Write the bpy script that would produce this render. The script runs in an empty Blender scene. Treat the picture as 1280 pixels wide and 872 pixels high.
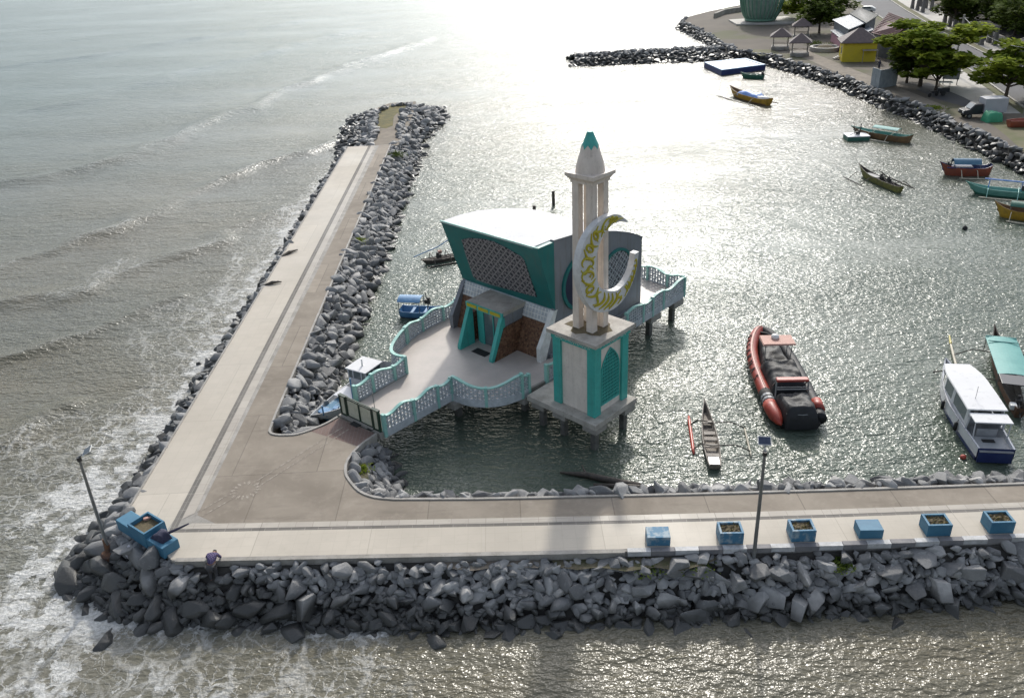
import bpy, bmesh, math, random
import numpy as np
from mathutils import Vector, Matrix, noise
random.seed(7); RNG = np.random.default_rng(11)
R = math.radians; PI = math.pi
scene = bpy.context.scene; COL = scene.collection

# ------------------------------------------------------------------ camera
FPX, CAM_H = 1030.0, 26.5
PITCH, ROLL = math.atan(545/1030), R(3.0)
cam = bpy.data.cameras.new('camera'); co = bpy.data.objects.new('camera', cam); COL.objects.link(co)
cam.sensor_width = 36.0; cam.lens = 36.0*FPX/1280; cam.clip_end = 6000; cam.clip_start = 0.5
fw = Vector((0, math.cos(PITCH), -math.sin(PITCH))); up0 = Vector((0, math.sin(PITCH), math.cos(PITCH))); rt0 = Vector((1, 0, 0))
rt = rt0*math.cos(ROLL) - up0*math.sin(ROLL)*-1*-1
rt = rt0*math.cos(ROLL) + up0*(-math.sin(ROLL))
up = rt0*math.sin(ROLL) + up0*math.cos(ROLL)
co.matrix_world = Matrix(((rt.x, up.x, -fw.x, 0), (rt.y, up.y, -fw.y, 0), (rt.z, up.z, -fw.z, CAM_H), (0, 0, 0, 1)))
scene.camera = co

def at(px, py, z=0.0):
    """survey helper: the ground point at height z seen at a photo pixel"""
    u, v = (px-640)/FPX, -(py-436)/FPX
    d = fw + rt*u + up*v
    t = (z-CAM_H)/d.z
    return Vector((d.x*t, d.y*t, z))

# ------------------------------------------------------------------ materials
def new_mat(name):
    m = bpy.data.materials.new(name); m.use_nodes = True
    nt = m.node_tree; nt.nodes.clear()
    out = nt.nodes.new('ShaderNodeOutputMaterial'); p = nt.nodes.new('ShaderNodeBsdfPrincipled')
    nt.links.new(p.outputs[0], out.inputs[0])
    return m, nt, p
def nd(nt, typ, **kw):
    n = nt.nodes.new(typ)
    for k, v in kw.items():
        if k in n.inputs: n.inputs[k].default_value = v
        else: setattr(n, k, v)
    return n
def ramp(nt, src, stops):
    r = nt.nodes.new('ShaderNodeValToRGB'); cr = r.color_ramp
    while len(cr.elements) < len(stops): cr.elements.new(0.5)
    for e, (p, c) in zip(cr.elements, stops):
        e.position = p; e.color = (c, c, c, 1) if not isinstance(c, (tuple, list)) else (*c[:3], 1)
    nt.links.new(src, r.inputs[0]); return r.outputs[0]
def mix(nt, fac, a, b, mode='MIX'):
    n = nt.nodes.new('ShaderNodeMix'); n.data_type = 'RGBA'; n.blend_type = mode
    for i, v in ((0, fac), (6, a), (7, b)):
        if isinstance(v, (int, float)): n.inputs[i].default_value = v
        elif isinstance(v, (tuple, list)): n.inputs[i].default_value = (*v[:3], 1)
        else: nt.links.new(v, n.inputs[i])
    return n.outputs[2]
def math_(nt, op, a, b=0.0, c=None):
    n = nt.nodes.new('ShaderNodeMath'); n.operation = op
    for i, v in enumerate((a, b) if c is None else (a, b, c)):
        if isinstance(v, (int, float)): n.inputs[i].default_value = v
        else: nt.links.new(v, n.inputs[i])
    return n.outputs[0]
def coords(nt, kind='Object'):
    t = nt.nodes.new('ShaderNodeTexCoord'); return t.outputs[kind]
def wpos(nt):
    return nt.nodes.new('ShaderNodeNewGeometry').outputs['Position']
def noise_(nt, vec, scale, detail=4, rough=0.55, out='Fac', dist=0.0):
    n = nd(nt, 'ShaderNodeTexNoise', Scale=scale, Detail=detail, Roughness=rough, Distortion=dist)
    nt.links.new(vec, n.inputs['Vector']); return n.outputs[out]
def mapped(nt, vec, scale=(1,1,1), rot=(0,0,0)):
    m = nt.nodes.new('ShaderNodeMapping'); m.inputs['Scale'].default_value = scale; m.inputs['Rotation'].default_value = rot
    nt.links.new(vec, m.inputs['Vector']); return m.outputs[0]
def bump(nt, p, h, strength=0.3, dist=0.05, normal=None):
    b = nd(nt, 'ShaderNodeBump', Strength=strength, Distance=dist); nt.links.new(h, b.inputs['Height'])
    if normal is not None: nt.links.new(normal, b.inputs['Normal'])
    nt.links.new(b.outputs[0], p.inputs['Normal']); return b.outputs[0]
def pm(name, col, col2=None, scale=1.5, rough=0.6, lo=0.35, hi=0.65, bstr=0.0, bscale=12, metal=0.0, grime=0.0, detail=5, spec=0.5, streak=0.0):
    """painted / mineral surface: two tones of the same stuff in worn patches, plus optional grime specks"""
    m, nt, p = new_mat(name)
    w = wpos(nt)
    c = (*col, 1)
    p.inputs['Base Color'].default_value = c
    if col2:
        f = ramp(nt, noise_(nt, w, scale, detail, 0.62), ((lo, 0), (hi, 1)))
        o = mix(nt, f, col, col2)
        if grime:
            g = ramp(nt, noise_(nt, w, scale*5, 6, 0.7), ((0.56, 0), (0.72, grime)))
            o = mix(nt, g, o, (0.05, 0.045, 0.035))
        if streak:                                                    # rain and rust runs down the face
            g = ramp(nt, noise_(nt, mapped(nt, w, (3.2, 3.2, .22)), 1.3, 5, .65), ((0.50, 0), (0.68, streak)))
            o = mix(nt, g, o, (0.10, 0.085, 0.065))
        nt.links.new(o, p.inputs['Base Color'])
    p.inputs['Roughness'].default_value = rough; p.inputs['Metallic'].default_value = metal
    p.inputs['Specular IOR Level'].default_value = spec
    if bstr: bump(nt, p, noise_(nt, w, bscale, 5, 0.6), bstr, 0.03)
    return m

M = {}
M['white'] = pm('white_paint', (.74,.74,.72), (.58,.58,.55), 2.0, .45, grime=.35)
M['roof_white'] = pm('white_roof_sheet', (.72,.715,.71), (.67,.665,.66), .5, .85, grime=.25, spec=.1)
M['cream'] = pm('cream_wall_paint', (.72,.65,.575), (.64,.575,.505), 1.2, .6, grime=.25, streak=.14)
M['column'] = pm('cream_column_paint', (.72,.64,.56), (.60,.52,.45), 1.0, .6, grime=.25, streak=.25)
M['teal'] = pm('teal_paint', (.055,.40,.345), (.045,.33,.29), 1.5, .5, grime=.3, streak=.25)
M['teal_dark'] = pm('deep_teal_cladding', (.012,.155,.145), (.010,.13,.125), .8, .45, grime=.1, streak=.2)
M['coping'] = pm('mint_coping_paint', (.22,.48,.42), (.30,.50,.45), 3, .5, grime=.35)
M['grey_wall'] = pm('grey_wall_paint', (.20,.215,.235), (.17,.18,.20), .8, .55, grime=.2, streak=.45)
M['lattice'] = pm('whitewashed_block', (.50,.53,.55), (.36,.39,.41), 2.5, .65, grime=.4)
M['deck'] = pm('deck_tile', (.47,.42,.38), (.41,.37,.335), .9, .45, grime=.1, spec=.3)
M['conc'] = pm('weathered_concrete', (.34,.32,.29), (.22,.205,.18), 1.1, .8, bstr=.25, grime=.5)
M['cap'] = pm('lichened_concrete', (.46,.43,.38), (.30,.275,.24), 1.3, .8, bstr=.2, grime=.6)
M['conc_dark'] = pm('damp_concrete', (.16,.155,.14), (.08,.078,.07), 1.5, .7, bstr=.3, grime=.5)
M['kerb'] = pm('pale_kerb', (.36,.34,.31), (.24,.225,.20), 1.5, .75, grime=.5)
M['kerb_dark'] = pm('grey_kerb', (.15,.15,.16), (.22,.21,.21), 1.5, .75, grime=.5)
M['kerb_white'] = pm('white_kerb_paint', (.55,.55,.55), (.36,.36,.35), 2.5, .7, grime=.5)
M['dark_metal'] = pm('dark_metal', (.03,.03,.03), (.05,.045,.04), 3, .5)
M['galv'] = pm('galvanised_steel', (.26,.27,.27), (.20,.20,.19), 2, .45, metal=.5)
M['rust'] = pm('rusty_steel', (.16,.075,.035), (.08,.05,.04), 4, .8)
M['panel'] = pm('solar_cells', (.02,.03,.06), (.03,.045,.08), 6, .15)
M['gate_green'] = pm('dark_green_frame', (.015,.045,.025), (.02,.03,.02), 3, .5)
M['gate_cream'] = pm('cream_board', (.42,.42,.32), (.52,.51,.41), 3, .55, grime=.3)
M['glass'] = pm('grey_glass', (.10,.13,.14), (.14,.165,.17), 1.0, .08)
M['navy_glass'] = pm('dark_blue_glass', (.010,.016,.045), (.016,.024,.055), 1, .35)
M['black'] = pm('black_rubber', (.012,.012,.013), (.02,.02,.02), 4, .75)
M['tarp'] = pm('black_tarpaulin', (.006,.0065,.008), (.014,.015,.018), 2.2, .62, bstr=.8, bscale=4)
M['orange'] = pm('orange_hypalon', (.36,.048,.028), (.27,.045,.03), 2.5, .45, grime=.25)
M['pink'] = pm('faded_orange_canvas', (.52,.30,.24), (.44,.25,.20), 2, .7)
M['boat_white'] = pm('boat_white_gelcoat', (.58,.59,.61), (.50,.51,.53), 1.3, .3, grime=.15)
M['boat_grey'] = pm('boat_grey_deck', (.36,.37,.38), (.28,.29,.30), 2.2, .5, grime=.3)
M['boat_navy'] = pm('boat_navy_paint', (.02,.03,.12), (.03,.05,.15), 1.8, .35)
M['boat_blue'] = pm('boat_blue_paint', (.07,.19,.36), (.12,.27,.45), 2.5, .5, grime=.3)
M['boat_yellow'] = pm('boat_yellow_paint', (.46,.27,.025), (.30,.18,.03), 1.8, .5, grime=.4)
M['boat_olive'] = pm('boat_olive_paint', (.22,.21,.05), (.13,.12,.05), 2.2, .6, grime=.4)
M['boat_red'] = pm('boat_red_paint', (.30,.07,.035), (.20,.06,.04), 1.8, .5, grime=.3)
M['boat_teal'] = pm('boat_teal_paint', (.13,.33,.28), (.09,.24,.21), 2, .5, grime=.3)
M['boat_green'] = pm('boat_green_paint', (.02,.10,.07), (.04,.14,.10), 2, .5)
M['boat_brown'] = pm('boat_brown_paint', (.22,.13,.06), (.15,.09,.05), 2, .6, grime=.4)
M['awning_teal'] = pm('teal_awning', (.08,.28,.26), (.12,.34,.31), .9, .6, grime=.2)
M['awning_blue'] = pm('blue_awning', (.06,.14,.22), (.09,.19,.27), 1.4, .6)
M['tarp_blue'] = pm('blue_tarp', (.07,.22,.60), (.25,.36,.66), 1.6, .5)
M['wood_dark'] = pm('wet_timber', (.05,.042,.035), (.09,.075,.06), 5, .7, bstr=.3)
M['wood'] = pm('bleached_timber', (.32,.29,.25), (.22,.19,.16), 4, .75, bstr=.3)
M['bamboo'] = pm('bamboo', (.52,.48,.38), (.38,.34,.26), 3, .6)
M['float_red'] = pm('red_float', (.50,.08,.05), (.40,.07,.05), 3, .4)
M['planter_blue'] = pm('pool_blue_paint', (.035,.135,.225), (.055,.18,.27), 1.6, .6, lo=.3, hi=.7, grime=.25)
M['planter_worn'] = pm('worn_blue_paint', (.05,.165,.27), (.26,.33,.37), 3.0, .65, lo=.46, hi=.6, grime=.3)
M['soil'] = pm('soil', (.09,.07,.045), (.14,.115,.06), 9, .95, bstr=.8, bscale=20)
M['yellow_house'] = pm('yellow_wall_paint', (.55,.43,.015), (.48,.38,.03), .7, .7, grime=.15)
M['roof_brown'] = pm('brown_roof_tile', (.085,.065,.065), (.12,.09,.085), 2.5, .7)
M['roof_maroon'] = pm('maroon_roof_sheet', (.12,.03,.03), (.09,.027,.027), 1, .6)
M['roof_zinc'] = pm('zinc_roof_sheet', (.38,.41,.44), (.30,.32,.35), 1, .5)
M['roof_dark'] = pm('dark_roof_sheet', (.05,.06,.062), (.07,.075,.075), 1, .65)
M['wall_shop'] = pm('shop_wall', (.16,.17,.18), (.11,.12,.13), 1.2, .7)
M['pink_wall'] = pm('pink_wall', (.40,.20,.24), (.32,.17,.2), 2, .7)
M['fence_zinc'] = pm('zinc_fence_sheet', (.22,.25,.27), (.30,.33,.35), 1.4, .55)
M['egg_green'] = pm('sage_green_paint', (.16,.30,.22), (.11,.22,.165), .6, .6)
M['egg_core'] = pm('pale_green_core', (.36,.44,.38), (.22,.30,.25), .5, .7)
M['truck_dark'] = pm('dark_truck_paint', (.02,.022,.028), (.03,.03,.035), 2, .3)
M['truck_box'] = pm('grey_truck_box', (.40,.41,.43), (.35,.36,.38), 1, .5)
M['tarp_green'] = pm('green_tarp', (.03,.24,.12), (.05,.32,.17), 1.5, .6)
M['pillar'] = pm('stone_pillar', (.13,.125,.12), (.20,.19,.18), 1.4, .8)
M['gold'] = pm('ochre_gold_paint', (.44,.34,.01), (.36,.33,.02), 3, .5)
M['crescent'] = pm('crescent_white', (.64,.64,.63), (.52,.52,.51), 2, .5, grime=.25)
M['bark'] = pm('bark', (.10,.075,.055), (.06,.045,.035), 4, .9, bstr=.6)
M['skin'] = pm('skin', (.22,.12,.075), None, rough=.6)
M['trousers'] = pm('grey_trousers', (.05,.05,.055), (.075,.07,.07), 5, .9)
M['hair'] = pm('black_hair', (.012,.01,.01), None, rough=.6)
M['sack'] = pm('white_sack', (.55,.54,.58), (.45,.44,.47), 4, .6)
M['navy_cloth'] = pm('navy_cloth', (.02,.022,.05), (.04,.04,.07), 6, .8)
M['script_white'] = pm('pale_script', (.55,.60,.56), None, rough=.6)
M['grass'] = pm('dry_grass', (.16,.13,.04), (.075,.075,.028), .9, .95, bstr=.7, bscale=9)
M['moss'] = pm('mossy_ground', (.055,.058,.024), (.12,.10,.07), 2.5, .95, bstr=.6)
M['dirt'] = pm('trodden_dirt', (.24,.205,.16), (.17,.145,.115), .8, .95, bstr=.4)
M['asphalt'] = pm('asphalt', (.075,.075,.082), (.06,.06,.065), .25, .85)
M['pavers'] = pm('pale_pavers', (.42,.40,.36), (.33,.31,.28), .5, .8)
M['verge'] = pm('grass_verge', (.09,.10,.035), (.14,.125,.07), .5, .95)

def mat_plaid():
    m, nt, p = new_mat('purple_plaid_cloth'); o = coords(nt)
    ck = nd(nt, 'ShaderNodeTexChecker', Scale=16.0); nt.links.new(o, ck.inputs[0])
    nt.links.new(mix(nt, ck.outputs['Fac'], (.025,.018,.07), (.14,.11,.20)), p.inputs['Base Color']); p.inputs['Roughness'].default_value = .9
    return m
M['plaid'] = mat_plaid()

def mat_mosaic():
    m, nt, p = new_mat('brown_stone_mosaic'); w = wpos(nt)
    v = nd(nt, 'ShaderNodeTexVoronoi', Scale=9.0); nt.links.new(w, v.inputs['Vector'])
    c = ramp(nt, v.outputs['Color'], ((.0, (.035,.02,.014)), (.45, (.12,.055,.03)), (.75, (.20,.11,.06)), (1, (.07,.04,.03))))
    nt.links.new(c, p.inputs['Base Color']); p.inputs['Roughness'].default_value = .6
    bump(nt, p, v.outputs['Distance'], .5, .02); return m
M['mosaic'] = mat_mosaic()

def mat_screen(name, dark, light, sc):
    """pierced metal arabesque: a regular star lattice of pale bars over dark openings"""
    m, nt, p = new_mat(name); o = coords(nt)
    dt = nd(nt, 'ShaderNodeVectorMath', operation='DOT_PRODUCT'); nt.links.new(o, dt.inputs[0]); dt.inputs[1].default_value = (-.714, .70, 0) if name.endswith('screen') else (.70, .714, 0)
    s3 = nt.nodes.new('ShaderNodeSeparateXYZ'); nt.links.new(o, s3.inputs[0])
    u = math_(nt, 'MULTIPLY', dt.outputs['Value'], sc); v = math_(nt, 'MULTIPLY', s3.outputs[2], sc*1.05)
    def bars(x): return math_(nt, 'ABSOLUTE', math_(nt, 'SINE', x))
    q1 = math_(nt, 'MULTIPLY', math_(nt, 'ADD', u, v), .7071); q2 = math_(nt, 'MULTIPLY', math_(nt, 'SUBTRACT', u, v), .7071)
    star = math_(nt, 'MINIMUM', math_(nt, 'MINIMUM', bars(q1), bars(q2)), math_(nt, 'ADD', math_(nt, 'MULTIPLY', bars(u), bars(v)), .18))
    f = ramp(nt, star, ((.26, 0), (.40, 1)))
    nt.links.new(mix(nt, f, light, dark), p.inputs['Base Color']); p.inputs['Roughness'].default_value = .6
    bump(nt, p, f, -.6, .03); return m
M['screen'] = mat_screen('pierced_grey_screen', (.025,.027,.034), (.24,.225,.23), 9.5); M['screen_side'] = mat_screen('pierced_side_lattice', (.03,.033,.04), (.27,.28,.29), 8.0)

def mat_paver(name, a, b, grout, sx, sy, rough, stains=0.0, bright=None):
    m, nt, p = new_mat(name); w = wpos(nt)
    br = nd(nt, 'ShaderNodeTexBrick', Scale=1.0, offset=0.0); nt.links.new(w, br.inputs['Vector'])
    br.inputs['Color1'].default_value = (*a, 1); br.inputs['Color2'].default_value = (*b, 1); br.inputs['Mortar'].default_value = (*grout, 1)
    br.inputs['Brick Width'].default_value = sx; br.inputs['Row Height'].default_value = sy; br.inputs['Mortar Size'].default_value = .012
    c = br.outputs['Color']
    sl = nd(nt, 'ShaderNodeTexBrick', Scale=1.0, offset=.31); nt.links.new(w, sl.inputs['Vector'])
    sl.inputs['Brick Width'].default_value = 5.2; sl.inputs['Row Height'].default_value = 6.6; sl.inputs['Mortar Size'].default_value = .02
    for k_, t_ in (('Color1', 1.0), ('Color2', .90), ('Mortar', .72)): sl.inputs[k_].default_value = (t_, t_, t_, 1)
    c = mix(nt, .9, c, sl.outputs['Color'], 'MULTIPLY')
    n1 = ramp(nt, noise_(nt, w, .35, 6, .65), ((.4, 0), (.66, 1)))
    c = mix(nt, math_(nt, 'MULTIPLY', n1, .45), c, tuple(x*.72 for x in a))
    if stains:
        n2 = ramp(nt, noise_(nt, w, 1.6, 8, .72), ((.55, 0), (.70, stains)))
        c = mix(nt, n2, c, tuple(x*.4 for x in a))
    nt.links.new(c, p.inputs['Base Color'])
    r = ramp(nt, noise_(nt, w, .22, 4, .5), ((.38, rough*.8), (.62, rough*1.25)))
    nt.links.new(r, p.inputs['Roughness']); p.inputs['Specular IOR Level'].default_value = .10
    return m
M['tile_cream'] = mat_paver('cream_floor_tile', (.52,.47,.395), (.50,.452,.38), (.47,.424,.355), .6, .6, .5, .12)
M['tile_pale'] = mat_paver('pale_line_tile', (.47,.43,.37), (.41,.37,.32), (.30,.27,.23), .8, .8, .45, .3)
M['tile_dark'] = mat_paver('grey_band_stone', (.20,.185,.165), (.155,.145,.13), (.32,.295,.26), .62, .62, .6, .3)
def mat_stamped():
    m, nt, p = new_mat('tan_stamped_concrete'); w = wpos(nt)
    n1 = ramp(nt, noise_(nt, w, .28, 7, .62, dist=.6), ((.36, 0), (.62, 1)))
    c = mix(nt, n1, (.315,.272,.22), (.235,.20,.16))
    n2 = ramp(nt, noise_(nt, w, 1.4, 8, .7), ((.5, 0), (.72, .5)))
    c = mix(nt, n2, c, (.38,.335,.275))
    n3 = ramp(nt, noise_(nt, mapped(nt, w, (.6, 3.2, 1)), .7, 5, .6), ((.56, 0), (.72, .35)))
    c = mix(nt, n3, c, (.16,.135,.108))
    nt.links.new(c, p.inputs['Base Color'])
    sl = nd(nt, 'ShaderNodeTexBrick', Scale=1.0, offset=.37); nt.links.new(w, sl.inputs['Vector'])
    sl.inputs['Brick Width'].default_value = 4.3; sl.inputs['Row Height'].default_value = 5.7; sl.inputs['Mortar Size'].default_value = .025
    for k_, t_ in (('Color1', 1.0), ('Color2', .80), ('Mortar', .55)): sl.inputs[k_].default_value = (t_, t_, t_, 1)
    c = mix(nt, .85, c, sl.outputs['Color'], 'MULTIPLY'); nt.links.new(c, p.inputs['Base Color'])
    br = nd(nt, 'ShaderNodeTexBrick', Scale=1.0); nt.links.new(w, br.inputs['Vector'])
    br.inputs['Brick Width'].default_value = .5; br.inputs['Row Height'].default_value = .25; br.inputs['Mortar Size'].default_value = .02
    bump(nt, p, br.outputs['Fac'], -.25, .01)
    p.inputs['Roughness'].default_value = .8; p.inputs['Specular IOR Level'].default_value = .2; return m
M['stamped'] = mat_stamped()
M['maroon_pavers'] = mat_paver('maroon_pavers', (.20,.13,.11), (.165,.11,.095), (.24,.20,.175), .2, .1, .65, .3)

def mat_rock(name, objrand):
    m, nt, p = new_mat(name); w = wpos(nt)
    if objrand:
        rnd = nt.nodes.new('ShaderNodeObjectInfo').outputs['Random']
    else:
        a = nd(nt, 'ShaderNodeAttribute', attribute_name='tone'); rnd = a.outputs['Fac']
    c = ramp(nt, rnd, ((0, (.13,.13,.129)), (.5, (.24,.24,.237)), (.85, (.35,.347,.338)), (1, (.48,.46,.43))))
    n1 = ramp(nt, noise_(nt, w, 1.3, 7, .66), ((.35, .0), (.68, .65)))
    c = mix(nt, n1, c, (.14,.14,.138))
    n2 = ramp(nt, noise_(nt, w, 7, 5, .6), ((.55, 0), (.72, .45)))
    c = mix(nt, n2, c, (.33,.325,.31))
    z = nt.nodes.new('ShaderNodeSeparateXYZ'); nt.links.new(w, z.inputs[0])
    zz = math_(nt, 'ADD', z.outputs[2], math_(nt, 'MULTIPLY', noise_(nt, w, .5, 3), -.9))
    front = ramp(nt, math_(nt, 'MULTIPLY_ADD', z.outputs[1], -.5, 15.75), ((0, 0), (1, 1)))            # 1 on the seaward side of the front promenade
    west = ramp(nt, math_(nt, 'MULTIPLY_ADD', z.outputs[0], -1.0, -14.5), ((0, 0), (1, 1)))            # 1 along the surf side of the long arm
    run = ramp(nt, math_(nt, 'MULTIPLY_ADD', z.outputs[0], -.06, .1), ((0, 0), (1, 1)))
    farw = ramp(nt, math_(nt, 'MULTIPLY_ADD', z.outputs[1], .1, -6.5), ((0, 0), (1, 1))); east = ramp(nt, math_(nt, 'MULTIPLY_ADD', z.outputs[0], .2, -2), ((0, 0), (1, 1)))
    west = math_(nt, 'MAXIMUM', west, math_(nt, 'MULTIPLY', math_(nt, 'MULTIPLY', farw, east), .85))
    reach = math_(nt, 'MAXIMUM', math_(nt, 'MULTIPLY', west, 1.15), math_(nt, 'MULTIPLY', front, math_(nt, 'MULTIPLY_ADD', run, .95, .24)))
    wet = ramp(nt, math_(nt, 'ADD', math_(nt, 'SUBTRACT', zz, reach), .5), ((.1, 1), (.62, 0)))                              # spray-soaked, algae-dark stone; waves reach higher towards the surf corner
    c = mix(nt, math_(nt, 'MULTIPLY', wet, .85), c, (.036,.036,.033))
    nt.links.new(c, p.inputs['Base Color'])
    nt.links.new(math_(nt, 'SUBTRACT', .72, math_(nt, 'MULTIPLY', wet, .34)), p.inputs['Roughness'])
    p.inputs['Specular IOR Level'].default_value = .35
    bump(nt, p, noise_(nt, w, 5, 7, .68), .55, .06); return m
M['rock'] = mat_rock('grey_boulder', True); M['rock_stuff'] = mat_rock('grey_rubble', False)
M['bank'] = pm('dark_rubble_earth', (.035,.033,.03), (.06,.055,.048), 2, .95, bstr=.8, bscale=5)

def mat_leaf(name, a, b, tr=.45):
    m, nt, p = new_mat(name)
    at_ = nd(nt, 'ShaderNodeAttribute', attribute_name='tone')
    c = mix(nt, at_.outputs['Fac'], a, b)
    nt.links.new(c, p.inputs['Base Color']); p.inputs['Roughness'].default_value = .85; p.inputs['Specular IOR Level'].default_value = .08
    t = nt.nodes.new('ShaderNodeBsdfTranslucent'); nt.links.new(c, t.inputs[0])
    ms = nt.nodes.new('ShaderNodeMixShader'); ms.inputs[0].default_value = tr
    out = [n for n in nt.nodes if n.type == 'OUTPUT_MATERIAL'][0]
    nt.links.new(p.outputs[0], ms.inputs[1]); nt.links.new(t.outputs[0], ms.inputs[2]); nt.links.new(ms.outputs[0], out.inputs[0])
    return m
M['leaf'] = mat_leaf('green_leaf', (.095,.165,.018), (.29,.33,.04), .55)
M['leaf_dry'] = mat_leaf('dry_leaf', (.06,.06,.015), (.14,.11,.04), .3)
M['leaf_dark'] = mat_leaf('dark_leaf', (.042,.074,.014), (.12,.16,.026), .45)

# ------------------------------------------------------------------ mesh builder
class MB:
    def __init__(s): s.v = []; s.f = []; s.m = []; s.tone = None
    def add(s, vs, fs, m=0):
        o = len(s.v); s.v += [tuple(v) for v in vs]; s.f += [tuple(i+o for i in f) for f in fs]; s.m += [m]*len(fs); return s
    def box(s, c, d, rz=0.0, m=0, M4=None):
        cx, cy, cz = c; x, y, z = d[0]/2, d[1]/2, d[2]/2
        vs = [Vector((a*x, b*y, e*z)) for e in (-1, 1) for a, b in ((-1,-1), (1,-1), (1,1), (-1,1))]
        if rz: vs = [Matrix.Rotation(rz, 3, 'Z') @ v for v in vs]
        vs = [v + Vector(c) for v in vs]
        if M4: vs = [M4 @ v for v in vs]
        return s.add(vs, [(3,2,1,0), (4,5,6,7), (0,1,5,4), (1,2,6,5), (2,3,7,6), (3,0,4,7)], m)
    def prism(s, poly, z0, z1, m=0):
        return s.extrude([(x, y, z0) for x, y in poly], (0, 0, z1-z0), m)
    def extrude(s, pts, vec, m=0):
        n = len(pts); a = [Vector(p) for p in pts]; b = [p + Vector(vec) for p in a]
        nrm = sum(((a[i]-a[0]).cross(a[(i+1) % n]-a[0]) for i in range(1, n)), Vector())
        if nrm.dot(Vector(vec)) < 0: a.reverse(); b.reverse()
        return s.add(a+b, [tuple(range(n-1, -1, -1)), tuple(range(n, 2*n))] + [(i, (i+1) % n, n+(i+1) % n, n+i) for i in range(n)], m)
    def quad(s, *p, m=0): return s.add(p, [tuple(range(len(p)))], m)
    def tube(s, pts, r, seg=8, m=0, caps=True):
        pts = [Vector(p) for p in pts]; n = len(pts); rs = r if isinstance(r, (list, tuple)) else [r]*n
        vs = []; px = None
        for i, p in enumerate(pts):
            t = (pts[min(i+1, n-1)] - pts[max(i-1, 0)]).normalized()
            if px is None: px = t.orthogonal().normalized()
            px = (px - t*px.dot(t)).normalized(); py = t.cross(px)
            vs += [p + (px*math.cos(2*PI*k/seg) + py*math.sin(2*PI*k/seg))*rs[i] for k in range(seg)]
        fs = [(i*seg+k, i*seg+(k+1) % seg, (i+1)*seg+(k+1) % seg, (i+1)*seg+k) for i in range(n-1) for k in range(seg)]
        if caps: fs += [tuple(range(seg-1, -1, -1)), tuple((n-1)*seg+k for k in range(seg))]
        return s.add(vs, fs, m)
    def lathe(s, prof, c=(0,0,0), seg=24, m=0):
        vs = [(c[0]+r*math.cos(2*PI*k/seg), c[1]+r*math.sin(2*PI*k/seg), c[2]+z) for r, z in prof for k in range(seg)]; n = len(prof)
        fs = [(i*seg+k, i*seg+(k+1) % seg, (i+1)*seg+(k+1) % seg, (i+1)*seg+k) for i in range(n-1) for k in range(seg)]
        return s.add(vs, fs + [tuple(range(seg-1, -1, -1)), tuple((n-1)*seg+k for k in range(seg))], m)
    def build(s, name, mats, parent=None, loc=None, smooth=False, bev=0.0, base=None, world=False):
        """base: world-space origin for a top-level mesh built in world coordinates; world=True: child built in world coordinates of an unrotated thing"""
        off = Vector((0,0,0))
        if parent is None:
            xs = np.array(s.v); off = Vector(((xs[:,0].min()+xs[:,0].max())/2, (xs[:,1].min()+xs[:,1].max())/2, xs[:,2].min())) if base is None else Vector(base)
        elif world:
            q = parent
            while q: off += q.location; q = q.parent
        me = bpy.data.meshes.new(name); me.from_pydata([tuple(Vector(v)-off) for v in s.v], [], s.f)
        for m_ in (mats if isinstance(mats, (list, tuple)) else [mats]): me.materials.append(m_)
        if len(me.materials) > 1: me.polygons.foreach_set('material_index', s.m)
        if smooth:
            me.polygons.foreach_set('use_smooth', [True]*len(me.polygons))
            if smooth == 'auto': me.set_sharp_from_angle(angle=R(38))
        if s.tone is not None:
            a = me.attributes.new('tone', 'FLOAT', 'POINT'); a.data.foreach_set('value', np.asarray(s.tone, dtype=np.float32))
        me.update()
        o = bpy.data.objects.new(name, me); COL.objects.link(o)
        if parent is not None: o.parent = parent
        else: o.location = off + (Vector(loc) if loc else Vector((0,0,0)))
        if bev:
            b = o.modifiers.new('edge_bevel', 'BEVEL'); b.width = bev; b.segments = 2; b.limit_method = 'ANGLE'
        return o
def tag(o, label=None, cat=None, group=None, kind=None):
    if label: o['label'] = label
    if cat: o['category'] = cat
    if group: o['group'] = group
    if kind: o['kind'] = kind
    return o
def empty(name, loc, rz=0.0, label=None, cat=None, group=None):
    o = bpy.data.objects.new(name, None); COL.objects.link(o); o.location = loc; o.rotation_euler = (0, 0, rz); o.empty_display_size = .3
    return tag(o, label, cat, group)
def copy_tree(o, parent=None):
    c = o.copy(); COL.objects.link(c)
    if parent: c.parent = parent
    for ch in list(o.children):
        copy_tree(ch, c)
    return c
def structure(mb, name, mat, smooth=False, label=None):
    return tag(mb.build(name, mat, smooth=smooth), label, None, None, 'structure')
def lerp(a, b, t): return a + (b-a)*t
def poly_at(pts, t):
    """point at fraction t of a polyline"""
    P = [Vector(p) for p in pts]; L = [(P[i+1]-P[i]).length for i in range(len(P)-1)]; d = t*sum(L)
    for i, l in enumerate(L):
        if d <= l or i == len(L)-1: return P[i] + (P[i+1]-P[i])*(min(d/max(l, 1e-9), 1.0))
        d -= l
def spline(pts, n):
    """Catmull-Rom through pts, n samples"""
    P = [Vector(p) for p in pts]; P = [P[0]*2-P[1]] + P + [P[-1]*2-P[-2]]; out = []
    for k in range(n):
        u = k/(n-1)*(len(P)-3); i = min(int(u), len(P)-4); t = u-i; a, b, c, d = P[i:i+4]
        out.append(.5*((2*b)+(c-a)*t+(2*a-5*b+4*c-d)*t*t+(3*b-a-3*c+d)*t**3))
    return out
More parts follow.
